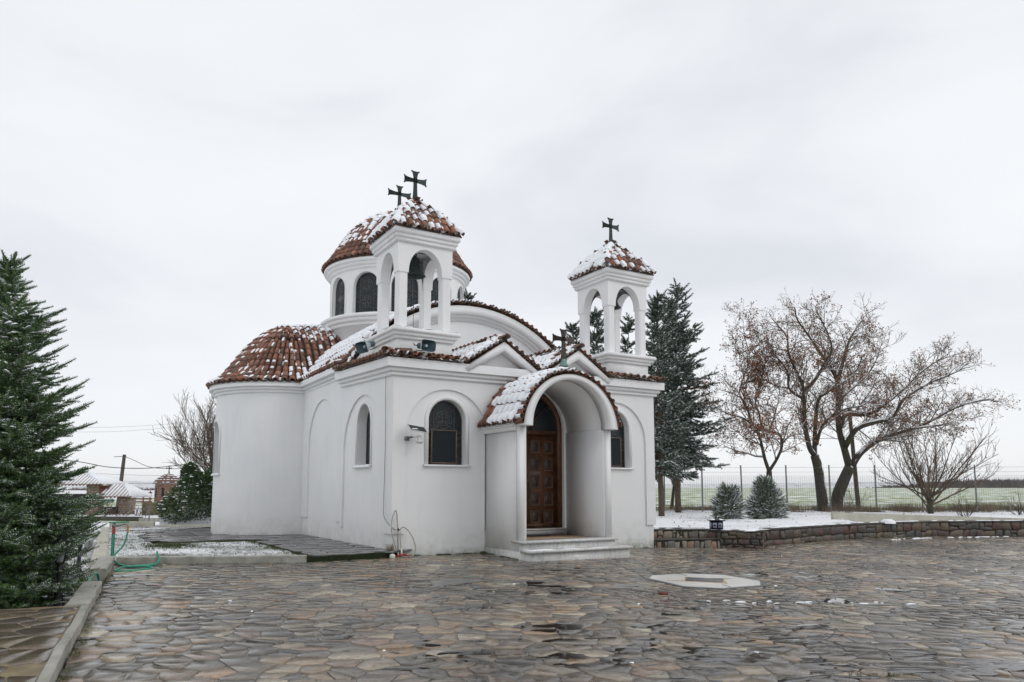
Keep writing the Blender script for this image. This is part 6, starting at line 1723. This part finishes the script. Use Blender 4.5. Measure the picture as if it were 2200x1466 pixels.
for i, (x, y, r_) in enumerate(((7.7, 26.9, .45), (9.2, 27.4, .55))):
    m = MB(); q = site(x, y)
    for _ in range(500):
        a = rng.random() * 6.28; rr = abs(rng.gauss(0, r_ * .4)); tuft(m, q[0] + rr * cos(a), q[1] + rr * sin(a) * .5, .36, 3, .07, .04)
    m.build('grass', M['grassblade'], None, kind='stuff')
LEAF = (np.array([(0, 0, 0), (.026, .05, .008), (0, .13, 0), (-.026, .05, .008)]), [(0, 1, 2), (0, 2, 3)])
qs = site(-14.4, 33)
leafball('laurel_bush', 'broad dark laurel bush with snow on its leaves beside the apse', 'bush', -14.3, 33, -.1, [(0, 0, 1.0, 1.25, .85), (-.7, -.2, .7, .85, .6), (.7, .2, 1.5, .9, .9), (1.1, .3, 2.0, .7, .7), (.1, 0, 1.7, .8, .6), (.9, 0, .9, .8, .7), (-.2, .2, 2.2, .35, .5)], 21000, LEAF, M['laurel'], 33, .5, 170, None, (.95, .2, 1.2), None, (.04, .11))

# ------------------------------------------------------------------ left edge: taps, hoses, lamps
t = thing('hose_tap', 'dark post tap with red and orange couplings and green hoses at the kerb corner', 'garden tap')
tx, ty = -5.64, .78; zt_ = .06
m = MB(); m.box((tx, ty, zt_ + .36), (.028, .028, .46)); m.build('post', M['black'], t)
m = MB(); m.tube([(tx, ty - .03, .80), (tx - .02, ty - .1, .86), (tx + .02, ty - .12, .79)], .016, 6); m.tube([(tx + .02, ty, .80), (tx + .20, ty - .06, .84), (tx + .25, ty - .08, .80)], .014, 6); m.build('spout', M['grey'], t)
m = MB(); m.tube([(tx, ty - .12, .78), (tx, ty - .12, .66)], .030, 8); m.build('coupling', M['red_plastic'], t, label='red hose coupling')
m = MB(); m.tube([(tx + .25, ty - .08, .80), (tx + .25, ty - .08, .68)], .020, 8); m.build('coupling', M['orange_plastic'], t, label='orange hose coupling')
m = MB(); m.tube([(tx - .1, ty - .1, .88), (tx + .26, ty - .1, .88)], .012, 6); m.build('handle', M['hose'], t)
gh = thing('garden_hose', 'green garden hoses hanging from the tap and coiled on the flagstones', 'garden hose')
g_ = lambda x, y: gz(x, y) + .02
m = MB(); m.tube(smooth_path([(tx, ty - .12, .66), (tx - .01, ty - .16, .3), (tx + .03, ty - .24, .14), (tx + .15, ty - .75, g_(tx, 0) + .0), (tx + .35, ty - .95, .08), (tx + .62, ty - .92, .08), (tx + .78, ty - .72, .12), (tx + .76, ty - .5, .30)], 6), .020, 8); m.build('hose', M['hose'], gh, True)
m = MB(); m.tube(smooth_path([(tx + .25, ty - .08, .68), (tx + .18, ty - .12, .42), (tx - .02, ty - .2, .2), (tx - .18, ty - .30, .0), (tx - .25, ty - .8, -.1), (tx - .28, ty - 1.9, -.10)], 6), .017, 8); m.build('hose', M['hose'], gh, True)
m = MB(); m.tube(smooth_path([(tx + .2, ty - .85, .075), (tx - .02, ty - 1.5, .065), (tx + .3, ty - 1.55, .06), (tx + .62, ty - 1.3, .06), (tx + .5, ty - 1.15, .085), (tx + .2, ty - 1.05, .085), (tx + .7, ty - .85, .09)], 6), .020, 8); m.build('hose', M['hose'], gh, True)
m = MB(); m.tube(smooth_path([(-5.93, -1.9, -.05), (-5.97, -2.1, .16), (-6.05, -2.5, .20), (-6.12, -2.9, .08), (-6.13, -3.1, -.12)], 6), .020, 8); m.build('hose', M['hose'], gh, True)
m = MB(); m.tube(smooth_path([(-6.2, -4.3, .02), (-6.45, -4.55, -.02), (-6.9, -4.8, -.06), (-7.8, -5.0, -.05)], 6), .022, 8); tag(m.build('black_hose', M['black'], None, True), 'black hose running under the fir beside the paved landing', 'hose')
m = MB(); m.tube([(-6.18, -4.27, .03), (-6.08, -4.18, .05)], .035, 8); m.lathe((-6.15, -4.22, .0), [(.03, -.05), (.045, 0), (.03, .05)], 8); tag(m.build('red_tap', M['red_plastic'], None, True), 'small red tap handle beside the concrete kerb under the fir', 'tap')
def garden_lamp(x, y, z, h, label):
    o = thing('garden_lamp', label, 'garden lamp', 'black garden lamps under the fir', (x, y, z))
    m = MB(); m.lathe((0, 0, 0), [(.17, 0), (.165, .03), (.10, .06), (.07, .16), (.045, .20), (.05, .24), (.032, .27), (.03, h - .1), (.05, h - .06), (.035, h), (.02, h + .03)], 14); m.build('post', M['black'], o, True)
    m = MB()
    for a in range(4): c, s = cos(a * pi / 2 + .78), sin(a * pi / 2 + .78); m.tube([(.06 * c, .06 * s, h + .03), (.13 * c, .13 * s, h + .30)], .009, 4)
    m.box((0, 0, h + .035), (.05, .05, .012), .0); m.build('lantern_frame', M['black'], o)
    m = MB(); m.add([(.055 * cos(a * pi / 2 + .78), .055 * sin(a * pi / 2 + .78), h + .05) for a in range(4)] + [(.12 * cos(a * pi / 2 + .78), .12 * sin(a * pi / 2 + .78), h + .29) for a in range(4)], [(i, (i + 1) % 4, 4 + (i + 1) % 4, 4 + i) for i in range(4)]); m.build('lantern_glass', NT('lamp_glass').done((.35, .37, .38), .15), o)
    m = MB(); m.lathe((0, 0, h + .30), [(.17, -.01), (.15, .02), (.05, .10), (.03, .11), (.02, .15), (0, .17)], 4); m.build('lantern_cap', M['black'], o); return o
garden_lamp(-6.22, -.20, -.12, .68, 'black garden lamp with glass lantern beside the fir, nearer the green hose tap')
garden_lamp(-6.50, -3.72, -.14, .62, 'black garden lamp mostly hidden under the lowest fir branches')

# thin tap post on the far lawn
m = MB(); q = site(-16.4, 33.2); m.tube([(q[0], q[1], -.1), (q[0], q[1], .66)], .03, 6); m.tube([(q[0], q[1], .66), (q[0] - .25, q[1] - .25, .0)], .015, 5); m.tube([(q[0] - .12, q[1], .66), (q[0] + .2, q[1] + .1, .68)], .02, 5)
tag(m.build('tap_post', M['grey']), 'thin grey tap post with hanging hose at the far edge of the lawn', 'tap post')

# ------------------------------------------------------------------ far left: walls, gate, shrine, pole
def wallbox(name, label, cat, a, b, w, z0, z1, mat):
    m = MB(); strip_box(m, [site(*a), site(*b)], w, lambda x, y: z0, lambda x, y: z1, .01); return tag(m.build(name, mat), label, cat)
wallbox('grey_wall', 'low grey concrete wall across the far side of the left lawn', 'wall', (-19.3, 38), (-12, 38), .25, -.6, -.03, M['kerb'])
wallbox('dark_wall', 'low dark wall top leading from the gate to the grey concrete wall', 'wall', (-27, 39.5), (-19.3, 38.2), .2, -.6, .02, M['rock_cap'])
wallbox('mossy_wall', 'mossy khaki stone wall behind the low grey concrete wall', 'wall', (-23.2, 46), (-12, 46), .4, -.6, .60, M['khaki'])
gate = thing('brick_gateway', 'brick pillared gateway with two small snowy tiled roofs', 'gateway')
q0 = site(-27.3, 48)
def pillar(x, y, w, z0, z1, lab=None):
    q = site(x, y); m = MB(); m.box((q[0], q[1], (z0 + z1) / 2), (w / 2, w / 2, (z1 - z0) / 2), radians(-31)); p = m.build('pillar', M['rock_light'], gate)
    b = MB(); n = int((z1 - z0) / .12)
    for i in range(n):
        for f in range(4):
            for j in range(3):
                u = (-1 + (2 * j + 1) / 3) * w / 2 + (.06 if i % 2 else -.03); a = radians(-31) + f * pi / 2
                b.box((q[0] + u * cos(a) + (w / 2 + .01) * sin(a), q[1] + u * sin(a) - (w / 2 + .01) * cos(a), z0 + .06 + i * .12), (w / 6 - .015, .02, .045), a)
    b.build('bricks', M['brick'], p, kind='stuff')
pillar(-27.3, 48, .74, -.5, 1.75); pillar(-25.2, 48, .66, -.5, .9)
def hip(x0, x1, y0, y1, z0, z1, ridge, mat='snow'):
    m = MB(); c = [site(x0, y0), site(x1, y0), site(x1, y1), site(x0, y1)]; r0_, r1_ = site(*ridge[0]), site(*ridge[1])
    m.add([(*p, z0) for p in c] + [(*r0_, z1), (*r1_, z1)], [(0, 1, 5, 4), (1, 2, 5), (2, 3, 4, 5), (3, 0, 4), (0, 1, 2, 3)])
    o = m.build('roof', M['tile_old'], gate)
    t = MB(); n = int((x1 - x0) / .22)
    a, b = np.array(c[0]), np.array(c[1]); ra, rb_ = np.array(r0_), np.array(r1_)
    for i in range(n):
        f = (i + .5) / n; p = np.array((*(a + (b - a) * f), z0)); xx = x0 + (x1 - x0) * f; fr = min(1, (xx - x0) / (ridge[0][0] - x0), (x1 - xx) / (x1 - ridge[1][0])); q = np.array((*site(xx, y0 + (ridge[0][1] - y0) * fr), z0 + (z1 - z0) * fr)); t.tube([p + (0, 0, .02), q + (0, 0, .03)], .075, 6)
    b2_, c2b = np.array(c[1]), np.array(c[2])
    for i in range(9):
        f = (i + .5) / 9; p = np.array((*(b2_ + (c2b - b2_) * f), z0)); q = np.array((*rb_, z1)); t.tube([p + (0, 0, .02), q + (0, 0, .03)], .13, 6)
    t.build('snowy_tiles', M['snow'], o, True, kind='stuff')
    t = MB()
    for i in range(n):
        f = (i + .5) / n; p = np.array((*(a + (b - a) * f), z0)); t.tube([p + (0, 0, -.03), p + (p - np.array((*ra, z0))) * .0 + np.array((.05, .08, .0))], .07, 6)
    t.build('eave_tiles', M['tile_old'], o, kind='stuff')
    return o
hip(-30.4, -26.45, 47.3, 50, 1.72, 2.42, ((-29.2, 48.6), (-28.2, 48.6)))
hip(-27.0, -24.6, 47.3, 50, .93, 1.68, ((-26.4, 48.6), (-25.7, 48.6)))
m = MB(); q1, q2, q3 = site(-26.95, 47.6), site(-26.35, 47.8), site(-26.5, 48.6); m.add([(*q1, .95), (*q2, 1.70), (*q3, 1.72), (*q1, 1.72)], [(0, 1, 2), (0, 2, 3)]); m.build('roof_side', M['tile'], gate)
m = MB(); strip_box(m, [site(-31, 48.4), site(-27.7, 48.4)], .08, lambda x, y: -.5, lambda x, y: 1.1, .004); m.build('gate_leaf', M['darkpaint'], gate)
m = MB(); strip_box(m, [site(-26.9, 48.4), site(-25.55, 48.4)], .08, lambda x, y: -.5, lambda x, y: .25, .004); m.build('gate_leaf', M['darkpaint'], gate)
m = MB()
for x_ in np.arange(-27.2, -24.8, .3): q = site(x_, 47.35); m.box((q[0], q[1], .90), (.04, .04, .03))
m.build('rafters', M['polewood'], gate, kind='stuff')
sg = thing('direction_sign', 'green direction sign on a thin post by the gateway', 'sign'); q = site(-25.9, 46.9)
m = MB(); m.tube([(q[0], q[1], -.5), (q[0], q[1], .75)], .03, 6); m.build('post', M['grey'], sg)
m = MB(); a_, b_ = np.array(site(-26.5, 46.9)), np.array(site(-25.4, 46.9)); c_ = a_ + (b_ - a_) * .85
m.add([(*a_, .55), (*c_, .55), (*b_, .68), (*c_, .81), (*a_, .81)] , [(0, 1, 2, 3, 4)]); m.build('sign_plate', M['sign'], sg)
m = MB(); a2, c2_, b2 = np.array(site(-26.45, 46.88)), a_ * 0 + np.array(site(-25.62, 46.88)), np.array(site(-25.50, 46.88))
for z in (.60, .74): m.add([(*a2, z), (*c2_, z), (*c2_, z + .025), (*a2, z + .025)], [(0, 1, 2, 3)])
m.build('sign_stripes', M['signwhite'], sg)
# shrine
sh = thing('shrine', 'little round brick shrine with snow striped dome and cross behind the laurel', 'shrine'); q = site(-28.2, 60)
m = MB(); m.lathe((q[0], q[1], -.3), [(.98, 0), (.98, 2.1)], 24); m.build('wall', M['red_brick'], sh)
m = MB()
for i in range(17):
    for j in range(30):
        a = 2 * pi * (j + .5 * (i % 2)) / 30; m.box((q[0] + .99 * cos(a), q[1] + .99 * sin(a), -.24 + i * .12), (.014, .088, .045), a)
m.build('bricks', M['red_brick'], sh, kind='stuff')
m = MB(); m.lathe((q[0], q[1], 1.82), [(1.2, 0), (1.05, .22), (.75, .5), (.4, .7), (.12, .82), (0, .84)], 28); rf_ = m.build('roof', M['tile'], sh, True)
m = MB()
for i in range(5):
    rr1, zz1 = [(1.12, .10), (.95, .31), (.76, .49), (.54, .63), (.28, .76)][i]
    for j in range(22):
        if random.random() < .75: a = 2 * pi * j / 22; blot(m, q[0] + rr1 * cos(a), q[1] + rr1 * sin(a), .13 * (1 - i * .12), .10, .05, 1.82 + zz1 - .01, j)
m.build('snow', M['snow'], rf_, True, kind='stuff')
for a in (-118, -75, -160, -30):
    m = MB(); x_, y_ = q[0] + 1.0 * cos(radians(a)), q[1] + 1.0 * sin(radians(a)); m.box((x_, y_, 1.1), (.02, .10, .36), radians(a)); m.build('window', M['glass'], sh)
cross('black', q[0], q[1], 2.62, .62, .46, sh, radians(-31))
rl = thing('red_railing', 'dark red stepped railing beside the brick shrine', 'railing')
m = MB()
for i in range(4):
    a_, b_ = site(-30.3, 59), site(-29.0, 59); strip_box(m, [a_, b_], .05, lambda x, y, i=i: .30 + i * .24, lambda x, y, i=i: .40 + i * .24, .004)
for x_ in (-30.3, -29.65, -29.1):
    q = site(x_, 58.9); m.box((q[0], q[1], .6), (.05, .05, .62))
m.build('rails', M['redpaint'], rl)
m = MB()
for i in range(3): strip_box(m, [site(-30.25, 58.98), site(-29.7, 58.98)], .06, lambda x, y, i=i: .40 + i * .24, lambda x, y, i=i: .44 + i * .24, .004)
m.build('snow', M['snow'], rl)
# poles and wires
pl_ = thing('utility_pole', 'leaning wooden utility pole behind the gateway', 'utility pole')
a_, b_ = site(-32.3, 60), site(-32.05, 60.2); m = MB(); m.tube([(*a_, -1), (*b_, 4.2)], [.17, .13], 8); m.build('pole', M['polewood'], pl_)
m = MB(); c_ = site(-32.7, 59.8); m.tube([(*b_, 4.05), (*c_, 4.0)], .03, 5); c3 = site(-33.9, 59.8); m.tube([(a_[0], a_[1], 2.0), (c3[0] + .5, c3[1], 2.1), (*c3, 1.9)], .025, 5); m.lathe((*c3, 1.8), [(.14, 0), (.03, .1)], 8); m.build('street_lamp_arm', M['grey'], pl_)
wr = thing('overhead_wires', 'sagging overhead wires crossing the sky left of the church', 'wires')
def W_(P, r=.022): 
    m = MB(); m.tube(smooth_path([(*site(x, y), z) for x, y, z in P], 6), r, 4, False); m.build('wire', M['black'], wr)
W_([(-44, 60, 4.6), (-39.6, 60, 3.95), (-35.8, 60, 3.62), (-33.3, 60, 3.18), (-30.6, 60, 3.06), (-28.3, 60, 3.22), (-26.2, 60, 3.55), (-22, 60, 4.6)], .03)
W_([(-32.05, 60, 4.1), (-31.2, 60, 3.75), (-29.9, 60, 3.2), (-28.5, 60, 3.05), (-26.5, 60, 3.15), (-22, 60, 4.0)], .022)
W_([(-48, 62, 2.9), (-38, 62, 2.75), (-30, 62, 2.5), (-22, 62, 2.6)], .01); W_([(-48, 62, 7.2), (-36, 62, 6.6), (-27, 62, 7.1), (-20, 62, 7.9)], .008); W_([(-48, 62, 6.7), (-36, 62, 6.2), (-27, 62, 6.8), (-20, 62, 7.6)], .008)
W_([(-48, 55, 1.95), (-30, 55, 1.78), (-18, 55, 2.0)], .012)
p2 = thing('utility_pole', 'wooden pole standing between the snow streaked oak and the wide spreading oak', 'utility pole')
m = MB(); m.tube([(*site(19.6, 41.5), .2), (*site(19.35, 41.5), 6.2)], [.13, .10], 8); m.build('pole', M['polewood'], p2)
p3 = thing('utility_pole', 'wooden pole inside the crown of the large bare tree near the apse', 'utility pole')
m = MB(); m.tube([(*site(-18.9, 47), -.5), (*site(-18.85, 47), 6.3)], [.16, .14], 8); m.build('pole', M['polewood'], p3)
w2 = MB(); w2.tube([(*site(6, 42), 4.4), (*site(19.4, 41.5), 4.3)], .012, 4, False); tag(w2.build('overhead_wire', M['black']), 'single thin wire crossing low behind the first oak', 'wire')

# distant wood on the right, faint far trees on the left
def wood(name, x0, x1, y, n, hf, zf, mat, seed):
    rng = random.Random(seed); m = MB(); V = []; F = []
    for i in range(n):
        x = rng.uniform(x0, x1); yy = y + rng.uniform(0, 60); q = site(x, yy); h = hf(x) * rng.uniform(.6, 1.1); z = zf(x)
        for k in range(16):
            a = rng.random() * 6.28; w = rng.uniform(.3, .9); r = rng.uniform(0, h * .45); hh = h * sqrt(max(.05, 1 - (r / (h * .5)) ** 2)) * rng.uniform(.7, 1)
            px, py = q[0] + r * cos(a), q[1] + r * sin(a); V += [(px - w, py + w * .6, z - 1), (px + w, py - w * .6, z - 1), (px + rng.gauss(0, .5), py, z + hh)]; F.append((len(V) - 3, len(V) - 2, len(V) - 1))
    m.add(V, F); return m.build(name, mat, None, kind='stuff')
wood('distant_wood', 186, 420, 330, 2600, lambda x: .6 + 4.6 * min(1, max(0, (x - 186) / 42)), lambda x: .5, M['twig_far'], 5)
wood('distant_wood', -420, -150, 420, 900, lambda x: 4.5, lambda x: -3.2, M['twig_far'], 6)
q = site(268, 325); t = thing('russet_tree', 'lone russet brown tree in front of the distant wood on the right', 'tree')
m = MB(); rng = random.Random(4); mats = [rmat(np.array((q[0] + rng.gauss(0, 2.3), q[1] + rng.gauss(0, 2.3), 1.2 + abs(rng.gauss(0, 2.6)))), 9, rng) for _ in range(900)]; m.inst(leaf_tpl(), mats); m.build('crown', M['brownleaf'], t)
m = MB(); m.tube([(*q, -.5), (*q, 4)], .3, 6); m.build('trunk', M['bark'], t)

# fallen leaves and grit on snow and stone
m = MB(); rng = random.Random(9); L = []
for _ in range(900):
    x, y = rng.uniform(3.6, 24), rng.uniform(21.5, 36); q = site(x, y)
    if inpoly(LR, *q): L.append(rmat(np.array((*q, zlawn(*q) + .01)), rng.uniform(.4, .9), rng))
for _ in range(260):
    q = (rng.uniform(-5.6, -2), rng.uniform(.5, 14))
    if inpoly(LL, *q): L.append(rmat(np.array((*q, zl(*q) + .01)), rng.uniform(.3, .6), rng))
m.inst(leaf_tpl(), L); m.build('fallen_leaves', M['brownleaf'], None, kind='stuff')

# ------------------------------------------------------------------ winter air
hz = MB(); c_ = site(0, 1250); hz.box((c_[0], c_[1], 12.5), (2750, 1550, 17.5), radians(-31.15))
hm = bpy.data.materials.new('winter_air'); hm.use_nodes = True; ht = hm.node_tree; ht.nodes.clear()
ho = ht.nodes.new('ShaderNodeOutputMaterial'); pv = ht.nodes.new('ShaderNodeVolumePrincipled'); pv.inputs['Color'].default_value = (.93, .95, .97, 1); pv.inputs['Density'].default_value = .00014; pv.inputs['Anisotropy'].default_value = .2
ht.links.new(pv.outputs[0], ho.inputs['Volume'])
hz.build('haze', hm, None, kind='stuff')
